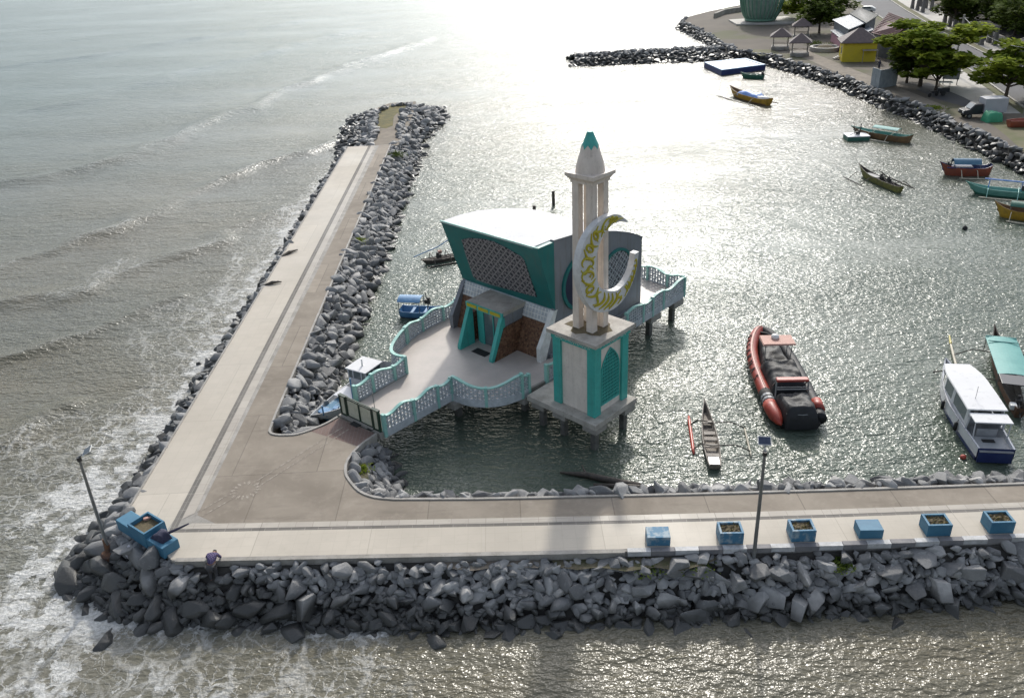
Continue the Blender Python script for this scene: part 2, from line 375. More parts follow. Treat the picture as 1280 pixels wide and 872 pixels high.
# ------------------------------------------------------------------ shore lines
PZ = 2.0                                     # promenade and deck level above the water
def fy(x): return 27.36 - .048*x + .0010*x*x*(1 if x > 0 else 0)          # seaward edge of the front promenade
def fyi(x): return 31.55 - .052*(x+6) + .0006*max(x, 0)**2                # lagoon edge
LX0, LX1, LEND = -18.85, -13.55, 101.6
SHORE = [(53.9,20), (53.9,60), (53.8,82), (53.9,96), (54,108), (53.0,116), (52.4,132), (50.6,142), (47.8,156), (43.5,164), (44,180), (43.8,197), (43.2,209), (46,218), (54,228), (66,240), (90,262), (140,300), (420,420)]

# ------------------------------------------------------------------ water
def seg_dist(X, Y, pts):
    D = np.full(X.shape, 1e9)
    for (ax, ay), (bx, by) in zip(pts[:-1], pts[1:]):
        dx, dy = bx-ax, by-ay; L2 = dx*dx+dy*dy
        t = np.clip(((X-ax)*dx+(Y-ay)*dy)/L2, 0, 1)
        D = np.minimum(D, np.hypot(X-ax-t*dx, Y-ay-t*dy))
    return D
def vnoise(X, Y, s, seed):
    """smooth value noise on arrays"""
    r = np.random.default_rng(seed).random((256, 256)); x = X/s; y = Y/s
    xi = np.floor(x).astype(int); yi = np.floor(y).astype(int); fx = x-xi; fyy = y-yi
    fx = fx*fx*(3-2*fx); fyy = fyy*fyy*(3-2*fyy); g = lambda a, b: r[a % 256, b % 256]
    return (g(xi,yi)*(1-fx)+g(xi+1,yi)*fx)*(1-fyy)+(g(xi,yi+1)*(1-fx)+g(xi+1,yi+1)*fx)*fyy
def make_water():
    ys = [8.0]
    while ys[-1] < 3000:
        y = ys[-1]; ys.append(y + max(.24, (y-20)*.0066 if y < 300 else (y-200)*.02))
    ys = np.array(ys)
    xs = [0.0]
    while xs[-1] < 2500: xs.append(xs[-1] + (.28 if xs[-1] < 30 else .28 + (xs[-1]-30)*.012))
    xs = np.array(xs); xs = np.concatenate([-xs[:0:-1], xs])
    X, Y = np.meshgrid(xs, ys)
    # swell lines rolling in on the open left side, drawn where the photograph has them
    sea = np.clip((-19.5-X)/6, 0, 1)*np.clip((Y-20)/20, 0, 1)
    sea = np.maximum(sea, np.clip((Y-128)/15, 0, 1)*np.clip((30-X)/20, 0, 1))
    Z = np.zeros(X.shape)
    crests = [([(-70,92),(-60,100),(-50,113),(-40,146),(-30,180),(-18,215)], .50, 2.0), ([(-60,60),(-44,75.8),(-36.5,92.5),(-29,103),(-22,112)], .50, 1.5), ([(-60,50),(-42,62.6),(-32,71),(-26,78),(-21.5,86)], .42, 1.2),
              ([(-95,120),(-75,160),(-62,190),(-40,240)], .4, 2.6), ([(-150,180),(-100,215),(-60,275)], .4, 3.5), ([(-45,48),(-33,56),(-26,61)], .36, 1.0), ([(-42,36),(-33,40),(-27,44)], .32, .9)]
    wob = (vnoise(X, Y, 9, 3)-.5)*3.6 + (vnoise(X, Y, 3, 4)-.5)*1.0
    foam = np.zeros(X.shape)
    for pts, h, s in crests:
        d = seg_dist(X+wob, Y-wob, pts); k = np.clip(vnoise(X, Y, 9, 5)*1.9-.45, 0, 1)
        Z += h*np.exp(-(d/s)**2)*(.45+.55*k)
    Z += sea*(vnoise(X, Y, 5.5, 8)-.5)*.12 + (vnoise(X+Y*.3, Y*1.6, 2.6, 9)-.5)*.06
    foam = np.maximum(foam, sum(np.exp(-(seg_dist(X+wob, Y-wob, p_)/(s_*.55))**2)*k_ for p_, k_, s_ in ((crests[0][0], .25, 1.8), (crests[1][0], .42, 1.5), (crests[2][0], .6, 1.2), (crests[5][0], .75, 1.1), (crests[6][0], .8, 1.1)))*np.clip(vnoise(X, Y, 5, 6)*1.8-.6, 0, 1))
    Z *= np.clip((900-Y)/600, 0, 1)
    # foam churned up along the rocks of the seaward side
    bank = [(-20.4,100), (-20.4,70), (-20.6,45), (-21.3,31), (-20.8,28.5), (-16,27), (-10,26), (-6,25.2)]
    d = seg_dist(X, Y, bank); wv = vnoise(X, Y, 6, 21)
    out = ((X < -20.4) | (Y < 28)).astype(float)
    wid = np.interp(Y, [18, 24, 29, 36, 48, 62, 75, 100], [5.0, 5.0, 5.5, 6.5, 5.5, 5.0, 2.6, 1.0])*np.where((Y < 28.5), np.clip(1.1-(X+20)/14, .10, 1.2), 1.0)
    foam = np.maximum(foam, np.clip(1.2-d/(wid*1.05*(.55+.9*wv)+.3), 0, 1)*out)
    d2 = seg_dist(X, Y, [(-20,29), (-19,22), (-9,20)]); foam = np.maximum(foam, np.clip(.9-d2/6.5, 0, .8)*out)
    lag = np.clip((X+13)/3, 0, 1)*np.clip((130-Y)/60, 0, 1)*np.clip((Y-30)/2, 0, 1)
    n, k = X.shape
    idx = np.arange(n*k).reshape(n, k)
    F = np.stack([idx[:-1,:-1], idx[:-1,1:], idx[1:,1:], idx[1:,:-1]], -1).reshape(-1, 4)
    me = bpy.data.meshes.new('sea_water')
    me.vertices.add(n*k); me.vertices.foreach_set('co', np.stack([X, Y, Z], -1).astype(np.float32).ravel())
    me.loops.add(len(F)*4); me.loops.foreach_set('vertex_index', F.ravel().astype(np.int32))
    me.polygons.add(len(F)); me.polygons.foreach_set('loop_start', np.arange(0, len(F)*4, 4, dtype=np.int32)); me.polygons.foreach_set('use_smooth', np.ones(len(F), bool))
    for nm, A in (('foam', foam), ('lagoon', lag)):
        a = me.attributes.new(nm, 'FLOAT', 'POINT'); a.data.foreach_set('value', A.astype(np.float32).ravel())
    me.update(calc_edges=True)
    o = bpy.data.objects.new('sea_water', me); COL.objects.link(o); o['kind'] = 'structure'; o['label'] = 'rippled olive grey sea and lagoon water with white foam along the outer rocks'
    m, nt, p = new_mat('sea_water'); w = wpos(nt); me.materials.append(m)
    fa = nd(nt, 'ShaderNodeAttribute', attribute_name='foam').outputs['Fac']; la = nd(nt, 'ShaderNodeAttribute', attribute_name='lagoon').outputs['Fac']
    silt = ramp(nt, noise_(nt, mapped(nt, w, (.5, 1, 1), (0, 0, R(35))), .09, 5, .6), ((.38, 0), (.62, 1)))
    c = mix(nt, silt, (.135,.121,.084), (.108,.106,.080))
    sy = nt.nodes.new('ShaderNodeSeparateXYZ'); nt.links.new(w, sy.inputs[0])
    deep = ramp(nt, math_(nt, 'DIVIDE', math_(nt, 'SUBTRACT', math_(nt, 'SUBTRACT', sy.outputs[1], math_(nt, 'MULTIPLY', sy.outputs[0], .9)), 110), 130), ((0, 0), (1, 1)))
    c = mix(nt, deep, c, (.090,.125,.112))
    c = mix(nt, math_(nt, 'MULTIPLY', la, .9), c, (.074,.100,.077))
    # lacy foam: thin cell walls pulled along the drift, torn by noise
    wd = nd(nt, 'ShaderNodeVectorMath', operation='MULTIPLY_ADD'); ncol = nd(nt, 'ShaderNodeTexNoise', Scale=.8, Detail=5.0, Roughness=.65)
    nt.links.new(w, ncol.inputs['Vector']); nt.links.new(ncol.outputs['Color'], wd.inputs[0]); wd.inputs[1].default_value = (1.5, 1.5, 0); nt.links.new(w, wd.inputs[2])
    def lace(sc, wdt):
        v = nd(nt, 'ShaderNodeTexVoronoi', Scale=sc, feature='DISTANCE_TO_EDGE'); nt.links.new(mapped(nt, wd.outputs[0], (1.15, .8, 1), (0, 0, R(-30))), v.inputs['Vector'])
        return v.outputs['Distance']
    d1 = math_(nt, 'MULTIPLY', lace(.62, 0), .85); d2 = math_(nt, 'MULTIPLY', lace(1.7, 0), 1.0)
    dm = math_(nt, 'MINIMUM', d1, d2)
    tear = noise_(nt, mapped(nt, w, (1, .7, 1), (0, 0, R(-30))), .26, 8, .68)
    lvl = math_(nt, 'MULTIPLY', fa, ramp(nt, tear, ((.44, .0), (.66, 1.25))))
    fm = math_(nt, 'SUBTRACT', math_(nt, 'MULTIPLY', lvl, .135), dm)
    fmask = ramp(nt, math_(nt, 'MULTIPLY_ADD', fm, 6.0, .30), ((0, 0), (.75, 1)))
    fmask = math_(nt, 'MULTIPLY', fmask, ramp(nt, fa, ((.02, 0), (.16, 1))))
    cn = noise_(nt, wd.outputs[0], 1.15, 9, .66)
    clump = ramp(nt, math_(nt, 'ADD', cn, math_(nt, 'MULTIPLY', math_(nt, 'SUBTRACT', math_(nt, 'MULTIPLY_ADD', fa, .96, math_(nt, 'MULTIPLY', lvl, .35)), .80), .42)), ((.54, 0), (.61, 1)))
    clump = math_(nt, 'MULTIPLY', clump, ramp(nt, fa, ((.15, 0), (.5, .9))))
    thin = ramp(nt, noise_(nt, w, .55, 4, .6), ((.35, .25), (.62, .95)))
    fmask = math_(nt, 'MAXIMUM', math_(nt, 'MULTIPLY', fmask, thin), clump)
    fine = ramp(nt, noise_(nt, w, 5.5, 6, .75), ((.36, .45), (.60, 1)))
    fmask = math_(nt, 'MULTIPLY', fmask, fine)
    haze_f = math_(nt, 'MULTIPLY', ramp(nt, math_(nt, 'MULTIPLY', fa, noise_(nt, w, .9, 6, .7)), ((.10, 0), (.55, .22))), 1.0)
    c = mix(nt, haze_f, c, (.30,.29,.25)); c = mix(nt, fmask, c, (.64,.64,.62))
    nt.links.new(c, p.inputs['Base Color']); p.inputs['IOR'].default_value = 1.33
    nt.links.new(math_(nt, 'MULTIPLY_ADD', fmask, .5, WATER['rough']), p.inputs['Roughness'])
    b1 = noise_(nt, mapped(nt, w, (.55, 1.25, 1), (0, 0, R(-14))), .95, 2, .45, dist=.4)
    b2 = noise_(nt, mapped(nt, w, (.7, 1.2, 1), (0, 0, R(18))), 3.6, 2, .5, dist=.3)
    b3 = noise_(nt, w, 7.5, 1, .5)
    h = math_(nt, 'ADD', math_(nt, 'ADD', math_(nt, 'MULTIPLY', b1, WATER['a1']), math_(nt, 'MULTIPLY', b2, WATER['a2'])), math_(nt, 'MULTIPLY', b3, WATER['a3']))
    h = math_(nt, 'ADD', h, math_(nt, 'MULTIPLY', fmask, .05))
    calm = ramp(nt, noise_(nt, mapped(nt, w, (.35, 1, 1), (0, 0, R(20))), .07, 5, .6), ((.34, .42), (.64, 1.22)))
    h = math_(nt, 'MULTIPLY', h, calm)
    bump(nt, p, h, 1.0, 1.0)
WATER = dict(rough=.215, a1=.19, a2=.145, a3=.036)
make_water()
structure(MB().quad((-2500,-400,-3), (2500,-400,-3), (2500,3000,-3), (-2500,3000,-3)), 'sea_bed', M['soil'])

# ------------------------------------------------------------------ promenade (an L of slab, tile bands and stamped concrete)
XE = 60.0
front_x = [-15.45] + [float(x) for x in np.arange(-14, 60, 4)] + [XE]
PAD = [(-13.55,38.9), (-13.5,38.15), (-13.15,37.8), (-12.4,37.68), (-11.7,37.8), (-10.64,38.5), (-9.95,39.25), (-7.55,37.35), (-8.35,36.2), (-8.75,35.0), (-8.7,34.0), (-8.35,33.2), (-7.75,32.35), (-7.0,31.85), (-6.0,31.6)]
outline = [(x, fy(x)) for x in front_x] + [(x, fyi(x)) for x in reversed(front_x) if x > -5.9] + PAD[::-1] + [(LX1, LEND), (LX0, LEND), (LX0, 31.75)]
slab = MB().prism(outline, -.6, PZ-.012); structure(slab, 'promenade_slab', M['conc'])
def sheet(name, pts, z, mat):
    o = structure(MB().quad(*[(x, y, z) for x, y in pts]), name, mat); return o
sheet('stamped_pavement', [(-15.3,31.2)] + [(x, fyi(x)-1.62) for x in front_x if x > -15] + [(x, fyi(x)-.12) for x in reversed(front_x) if x > -5.9] + [(x+.0, y) for x, y in PAD[::-1]] + [(LX1-.12, LEND-.1), (-14.98, LEND-.1)], PZ-.008, M['stamped'])
def fb(off): return [(x, lerp(fy(x), fyi(x), off)) for x in [-16.4] + front_x[1:]]
def strip_front(name, a, b, mat, z, x0=None):
    A, B = fb(a), fb(b)
    if x0: A[0] = (x0[0], A[0][1]); B[0] = (x0[1], B[0][1])
    sheet(name, A + B[::-1], z, mat)
strip_front('pale_line', .53, .625, M['tile_pale'], PZ-.003, (-15.85, -15.35))
strip_front('grey_band', .475, .525, M['tile_dark'], PZ-.0035, (-16.2, -15.9))
LB = [LX0+.05, -16.42, -15.98, -15.5]
sheet('cream_paving', [(LX0+.05, LEND-.1), (LX0+.05, 31.8), (-15.5, fy(-15.4)+.06)] + [(x, fy(x)+.16) for x in front_x[1:]] + fb(.475)[::-1] + [(-16.30, 31.0), (-16.30, LEND-.1)], PZ, M['tile_cream'])
sheet('grey_band', [(-16.28, LEND-.1), (-16.28, 30.2), (-15.97, 30.1), (-15.97, LEND-.1)], PZ-.0005, M['tile_dark'])
sheet('pale_line', [(-15.95, LEND-.1), (-15.95, 30.95), (-15.48, 31.35), (-15.48, LEND-.1)], PZ-.001, M['tile_pale'])
sheet('maroon_pavement', [(-11.3,38.0), (-9.95,39.2), (-7.62,37.38), (-8.35,36.25), (-9.6,37.0)], PZ-.005, M['maroon_pavers'])
# painted compass rosette and its two rays
mk = MB(); rc = (-13.46, 32.96)
for k in range(16):
    a = 2*PI*k/16; b = .13
    mk.quad(*[(rc[0]+r*math.cos(a+t), rc[1]+r*math.sin(a+t), PZ+.001) for r, t in ((.42,-.05), (.62,-b), (.8,0), (.62,b), (.42,.05))])
for s_ in (-1, 1):
    for (x0, y0), (x1, y1) in (((-15.2,31.25), (-14.0,32.6)), ((-12.95,33.5), (-9.3,38.1))):
        d = Vector((y0-y1, x1-x0, 0)).normalized(); o = d*.22*s_
        mk.quad(*[(x+o.x+d.x*e, y+o.y+d.y*e, PZ+.001) for x, y, e in ((x0,y0,-.035), (x1,y1,-.035), (x1,y1,.035), (x0,y0,.035))])
mat_worn = pm('worn_white_marking', (.34,.305,.255), (.20,.165,.13), 6, .8, lo=.40, hi=.56)
structure(mk, 'painted_marking', mat_worn)
# kerbs along the inner edges
kb = MB()
def kerb(pts, w, h, mb, m=0, z=PZ):
    P = [Vector((x, y, 0)) for x, y in pts]
    L, Rr = [], []
    for i, p in enumerate(P):
        t = (P[min(i+1, len(P)-1)]-P[max(i-1, 0)]).normalized(); n = Vector((-t.y, t.x, 0)); L.append(p+n*w/2); Rr.append(p-n*w/2)
    for i in range(len(P)-1):
        mb.extrude([(*L[i][:2], z-.3), (*L[i+1][:2], z-.3), (*Rr[i+1][:2], z-.3), (*Rr[i][:2], z-.3)], (0, 0, .3+h), m)
kerb([(LX1-.02, LEND), (LX1-.02, 60), (LX1-.02, 39.6)] + [(p.x, p.y) for p in spline([(a, b, 0) for a, b in PAD[:7]], 20)], .13, .05, kb)
kerb([(p.x, p.y) for p in spline([(a, b, 0) for a, b in PAD[7:]], 22)] + [(x, fyi(x)-.05) for x in front_x if x > -5], .13, .05, kb)
structure(kb, 'inner_kerb', M['kerb'])
# seaward edge: bare concrete lip on the left, painted kerb blocks on the right
lip = MB(); kerb([(x, fy(x)+.02) for x in [-15.3] + front_x[1:5] + [4.4]], .24, .02, lip); kerb([(LX0+.02, LEND), (LX0+.02, 31.9)], .12, .03, lip)
structure(lip, 'edge_lip', M['conc'])
kw, kd = MB(), MB(); x = 4.5; i = 0
while x < 40:
    l = 1.02; (kw if i % 2 == 0 else kd).box((x+l/2, fy(x+l/2)+.02, PZ-.07), (l-.02, .26, .25+random.uniform(-.01, .01)), -.045); x += l; i += 1
structure(kw, 'painted_kerb', M['kerb_white']); structure(kd, 'grey_kerb', M['kerb_dark'])

# ------------------------------------------------------------------ rubble banks: one strip of slope each, top line to foot line
def G(f, xs, z): return [(x, f(x), z) for x in xs]
fxs = [-19.6, -17.6, -15.4, -12, -8, -4, 0, 4, 8, 12, 16, 20, 26, 34, 44]
foot = [27.4, 26.0, 25.6, 25.6, 25.0, 24.5, 24.45, 24.5, 24.4, 24.35, 24.45, 24.7, 24.8, 25.0, 25]
BANKS = {
 'front': dict(top=[(-19.6,30.6,1.5), (-17.4,29.5,1.75), (-15.4,27.95,1.7)] + [(x, fy(x)-.12, 1.80) for x in fxs[3:]], foot=[(x, y, -.55) for x, y in zip(fxs, foot)], r=(.20, .70), n=2100),
 'corner': dict(top=[(-18.9,34,1.7), (-18.95,32,1.8), (-18.4,30.9,1.7), (-17.2,29.6,1.7)], foot=[(-21.6,34,-.5), (-22.0,31,-.5), (-21.6,28.6,-.5), (-19.4,27.2,-.5)], r=(.25, .65), n=330),
 'sea': dict(top=[(-18.95,34,1.65), (-18.95,60,1.6), (-18.95,102,1.6)], foot=[(-21.5,34,-.5), (-20.9,60,-.5), (-20.9,104,-.5)], r=(.22, .62), n=1000),
 'inner': dict(top=[(-12.6,37.9,1.75), (-13.4,39.5,1.8), (-13.45,60,1.75), (-13.45,103,1.75)], foot=[(-11.2,40.6,-.5), (-11.0,45,-.5), (-10.6,60,-.5), (-9.6,104,-.5)], r=(.24, .66), n=1500),
 'spur': dict(top=[(-7.7,37.2,1.6), (-8.5,35.6,1.75), (-8.55,34,1.75), (-7.8,32.6,1.8), (-6.4,31.8,1.8)], foot=[(-7.0,38.0,-.4), (-6.3,36.4,-.4), (-5.9,35.2,-.4), (-5.6,34.2,-.4), (-5,33.4,-.4)], r=(.2, .5), n=130),
 'lagoon': dict(top=[(x, fyi(x)+.3, 1.9) for x in (-6.6, 0, 6, 12, 18, 24, 32, 44)], foot=[(x, fyi(x)+dy, .35) for x, dy in ((-6.6,1.5), (0,1.4), (6,1.9), (12,2.0), (18,2.2), (24,2.3), (32,2.4), (44,2.4))], r=(.2, .60), n=520),
 'tipw': dict(top=[(-16.2,102.2,1.85), (-16.0,106,1.95), (-16.9,112,2.0), (-17.4,121,2.0), (-16.5,125,1.9), (-13,126,1.9)], foot=[(-21,103,-.5), (-22.6,109,-.5), (-23.2,118,-.5), (-23.4,128,-.5), (-20,132.5,-.5), (-14,134,-.5)], r=(.35, .75), n=640),
 'tipe': dict(top=[(-12.8,102.5,1.7), (-13.4,109,1.95), (-13.6,114,2.0), (-13.6,121,2.0), (-13.4,126,1.9), (-13.5,126.5,1.9)], foot=[(-9.8,103,-.5), (-10,110,-.5), (-9.2,115,-.5), (-7.4,122,-.5), (-7.8,132,-.5), (-13,135,-.5)], r=(.35, .8), n=520),
 'far': dict(top=[(x+1.7, y+.5, 1.5) for x, y in SHORE[1:14]], foot=[(x-.3, y, -.5) for x, y in SHORE[1:14]], r=(.28, .66), n=1150),
 'jetty': dict(top=[(15.5,167.5,1.5), (26,167,1.6), (42,167.5,1.6), (46,167.5,1.6)], foot=[(13.8,163,-.5), (27,161.6,-.5), (42,160,-.5), (46,159.5,-.4)], r=(.3, .75), n=380),
 'jettyn': dict(top=[(15.5,168,1.5), (26,167.6,1.6), (42,168,1.6), (46,168.2,1.6)], foot=[(13.6,174,-.5), (27,174.5,-.5), (42,174,-.5), (46,176,-.4)], r=(.3, .75), n=360),
}
NS = 60
for nm, b in BANKS.items():
    T = [poly_at(b['top'], k/NS) for k in range(NS+1)]; Fo = [poly_at(b['foot'], k/NS) for k in range(NS+1)]; b['T'], b['F'] = T, Fo
    mb = MB()
    rows = []
    for k in range(NS+1):
        row = [T[k] + (T[k]-Fo[k]).normalized()*.35*Vector((1,1,0)).length*0 + Vector((0,0,-.12))] + [T[k].lerp(Fo[k], t) + Vector((0, 0, -.22+.1*math.sin(k*1.7+t*9))) for t in (.25, .5, .75, 1)]
        row.append(Fo[k] + (Fo[k]-T[k])*.6 + Vector((0,0,-.6))); rows.append(row)
    vs = [v for r in rows for v in r]; w_ = len(rows[0])
    mb.add(vs, [(k*w_+j, k*w_+j+1, (k+1)*w_+j+1, (k+1)*w_+j) for k in range(NS) for j in range(w_-1)])
    structure(mb, 'rubble_bank', M['bank'])
# the flat head of the mole, with its grass and trodden path
head = [(-16.4,101.5), (-16.3,107), (-17.2,113), (-18,125), (-16.5,128), (-12.6,128.2), (-12.4,122), (-12.2,115), (-12.5,108), (-12.7,101.5)]
structure(MB().prism(head, -.6, 1.86), 'mole_head', M['dirt'])
sheet('dry_grass_patch', [(-17.0,112), (-17.4,118), (-17.3,124), (-16,126.5), (-13.6,126), (-13.3,118), (-13.6,114), (-15.2,111)], 1.868, M['grass'])
sheet('dirt_path', [(-15.6,101.7), (-13.4,101.7), (-13.3,107), (-13.2,112), (-13.6,117), (-14.6,120.5), (-14.9,118), (-14.4,112), (-15,106)], 1.874, M['dirt'])
# mossy ledges just under the edge
sheet('mossy_ledge', [(1.2, fy(1.2)-.1), (1.5, fy(1.5)-.55), (2.3, fy(2)-.75), (3.2, fy(3)-.6), (4.3, fy(4)-.9), (5.6, fy(5.6)-.7), (6.6, fy(6.5)-.95), (7.7, fy(7.6)-.6), (8.7, fy(8.6)-.1)], 1.70, M['moss'])
sheet('mossy_ledge', [(-4, fy(-4)-.1), (-3.5, fy(-4)-.45), (-2.2, fy(-2)-.65), (-.8, fy(-1)-.4), (.6, fy(1)-.55), (1.1, fy(1)-.1)], 1.698, M['dirt'])
sheet('mossy_ledge', [(-8.5,33.3), (-8.6,34.6), (-7.9,35.2), (-7.5,33.6), (-7.6,32.7)], 1.70, M['moss'])

# ------------------------------------------------------------------ boulders
def rock_mesh(seed, kind):
    rg = random.Random(seed); bm = bmesh.new()
    n = 13 if kind == 'angular' else 24
    sx, sy, sz = 1.0, rg.uniform(.62, .9), rg.uniform(.5, .78)
    for i in range(n):
        v = Vector((rg.gauss(0,1), rg.gauss(0,1), rg.gauss(0,1))).normalized()*rg.uniform(.86 if kind == 'round' else .74, 1.10)
        bm.verts.new((v.x*sx, v.y*sy, v.z*sz))
    r = bmesh.ops.convex_hull(bm, input=bm.verts)
    bmesh.ops.delete(bm, geom=[e for e in r['geom_interior'] if isinstance(e, bmesh.types.BMVert)], context='VERTS')
    bmesh.ops.dissolve_limit(bm, angle_limit=R(20 if kind == 'angular' else 8), verts=bm.verts, edges=bm.edges)
    bmesh.ops.bevel(bm, geom=list(bm.edges), offset=.035 if kind == 'angular' else .14, segments=2 if kind == 'round' else 1, affect='EDGES', profile=.5, clamp_overlap=True)
    for v in bm.verts:
        q = v.co*2.1 + Vector((seed*3.7, 0, 0)); v.co *= 1 + (.04 if kind == 'angular' else .08)*noise.noise(q) + .04*noise.noise(q*2.7)
    bmesh.ops.triangulate(bm, faces=[f for f in bm.faces if len(f.verts) > 4])
    me = bpy.data.meshes.new('boulder'); bm.to_mesh(me); bm.free()
    me.materials.append(M['rock'])
    if kind == 'round': me.polygons.foreach_set('use_smooth', [True]*len(me.polygons))
    else:
        me.polygons.foreach_set('use_smooth', [True]*len(me.polygons)); me.set_sharp_from_angle(angle=R(14))
    return me
ANG = [rock_mesh(100+i, 'angular') for i in range(11)]; RND = [rock_mesh(200+i, 'round') for i in range(9)]
LBL = {
 ('front','e'): 'angular grey boulder on the seaward bank below the blue planters',
 ('front','m'): 'blocky grey boulder on the seaward bank below the bare middle edge of the promenade',
 ('front','w'): 'dark rounded boulder on the seaward bank below the left end of the front promenade',
 ('corner',''): 'dark rounded boulder at the sea corner around the foot of the leaning lamp post',
 ('sea',''): 'dark angular boulder in the surf along the outer edge of the long promenade arm',
 ('inner',''): 'grey rounded boulder on the lagoon bank of the long promenade arm',
 ('spur',''): 'grey boulder on the small bank beside the gate and the curved kerb',
 ('lagoon',''): 'pale boulder along the lagoon edge of the front promenade',
}
GRP = {k: v for k, v in zip(LBL, ('boulders below the planters', 'boulders below the middle of the front promenade', 'boulders below the left end of the front promenade', 'boulders at the sea corner', 'boulders in the surf', 'boulders on the inner lagoon bank', 'boulders beside the gate', 'boulders along the lagoon edge'))}
cand = []; PERSON_X = at(275, 711, 1.15).x
SPECIAL = [((1067,733), .80, 'largest flat faced grey boulder in the bank below the blue planters', 'ang', .55), ((545,733), .78, 'big pale flat boulder among smaller rocks below the middle of the promenade', 'ang', .5), ((982,722), .72, 'long tilted grey slab of rock just right of the lamp post foot', 'ang', .5),
           ((88,727), 1.05, 'large isolated dark boulder at the far left tip of the sea corner', 'rnd', .05), ((375,512), .98, 'largest pale rounded boulder beside the inner kerb of the long promenade arm', 'rnd', .7), ((132,800), .62, 'lone wet boulder awash in foam in front of the sea corner', 'rnd', -.15),
           ((333,755), .95, 'big smooth dark boulder standing at the waterline below the left front promenade', 'rnd', .2), ((545,800), .5, 'dark wet boulder half sunk just off the middle of the seaward bank', 'rnd', -.12), ((250,454), .5, 'small black rock alone in the surf off the long promenade arm', 'ang', -.1)]
placed = []                                                                # (x, y, r) across all banks
for (px, py), r, lab, kd_, z in SPECIAL:
    q = at(px, py, max(z, 0)); cand.append(dict(p=Vector((q.x, q.y, z)), r=r, k=kd_, lab=lab, grp=None, big=9)); placed.append((q.x, q.y, r*.8))
rg = random.Random(5)
cell = {}
def near_ok(x, y, r, tight):
    for i in range(int(x)-2, int(x)+3):
        for j in range(int(y)-2, int(y)+3):
            for (a, b, c) in cell.get((i, j), ()):
                if (a-x)**2+(b-y)**2 < ((r+c)*tight)**2: return False
    return True
def put(x, y, r): cell.setdefault((int(x), int(y)), []).append((x, y, r))
for x, y, r in placed: put(x, y, r)
for nm, b in BANKS.items():
    r0, r1 = b['r']; sizes = sorted([r0 + (r1-r0)*rg.random()**(2.0 if nm == 'front' else 2.4) for _ in range(b['n']*3)], reverse=True); got = 0
    for r in sizes:
        if got >= b['n']: break
        for _ in range(5):
            s, t = rg.random(), rg.random()**.9
            k = s*NS; i = min(int(k), NS-1); T = b['T'][i].lerp(b['T'][i+1], k-i); Fo = b['F'][i].lerp(b['F'][i+1], k-i)
            p = T.lerp(Fo, t)
            if nm == 'front' and p.x > 5 and r < .55 and rg.random() < .45: r *= 1.45
            if nm == 'front' and -9 < p.x < 5 and r > .42: r *= .72
            if nm == 'lagoon' and p.y < fyi(p.x)+r*.8: continue
            if nm == 'front' and p.x > -15 and p.y > fy(p.x)-r*.75: continue
            if abs(p.x-PERSON_X) < .32+r*.5 and nm == 'front' and p.y > fy(p.x)-.95-r*.6: continue
            if near_ok(p.x, p.y, r, .54 if r > .3 else .58):
                put(p.x, p.y, r); got += 1
                side = '' if nm != 'front' else ('e' if p.x > 4.6 else 'm' if p.x > -7 else 'w')
                ang = nm in ('sea', 'tipw', 'tipe', 'far', 'jetty', 'jettyn') or (nm == 'front' and rg.random() < (.96 if p.x > 3 else .8 if p.x > -7 else .2)) or (nm == 'lagoon' and rg.random() < .7) or (nm == 'inner' and rg.random() < .45)
                cand.append(dict(p=p + Vector((0, 0, .12*r + rg.uniform(-.04, .10))), r=r*rg.uniform(.96, 1.12), k='ang' if ang else 'rnd', lab=LBL.get((nm, side)), grp=GRP.get((nm, side)), big=0, bank=nm))
                break
campos = Vector((0, 0, CAM_H))
def in_view(p):
    d = p-campos; z = d.dot(fw); x = d.dot(rt)/z*FPX; y = -d.dot(up)/z*FPX
    return abs(x) < 650 and abs(y) < 446
for c in cand:
    c['s'] = c['r']/(c['p']-campos).length*(1.0 if in_view(c['p']) else .01) + c['big']
    if c.get('bank') == 'sea': c['s'] *= .8                                # mostly hidden behind the promenade edge
cand.sort(key=lambda c: -c['s'])
indiv = [c for c in cand if c['lab']][:300]; ids = {id(c) for c in indiv}; rest = [c for c in cand if id(c) not in ids]
def rock_xf(c):
    e = Matrix.Rotation(rg.uniform(0, 2*PI), 3, 'Z') @ Matrix.Rotation(rg.uniform(-.45, .45), 3, 'X') @ Matrix.Rotation(rg.uniform(-.4, .4), 3, 'Y')
    return e, Vector((c['r']*rg.uniform(1.0, 1.35), c['r']*rg.uniform(.85, 1.1), c['r']*rg.uniform(.85, 1.15)))
for c in indiv:
    e, s = rock_xf(c)
    o = bpy.data.objects.new('boulder', rg.choice(ANG if c['k'] == 'ang' else RND)); COL.objects.link(o)
    o.location = c['p']; o.rotation_euler = e.to_euler(); o.scale = s
    tag(o, c['lab'], 'boulder', c['grp'] or 'boulders of the sea wall')
rb = MB(); rb.tone = []
BASE = {id(m): (np.array([v.co[:] for v in m.vertices]), [tuple(p.vertices) for p in m.polygons]) for m in ANG+RND}
Vs, Fs, tone = [], [], []; off = 0
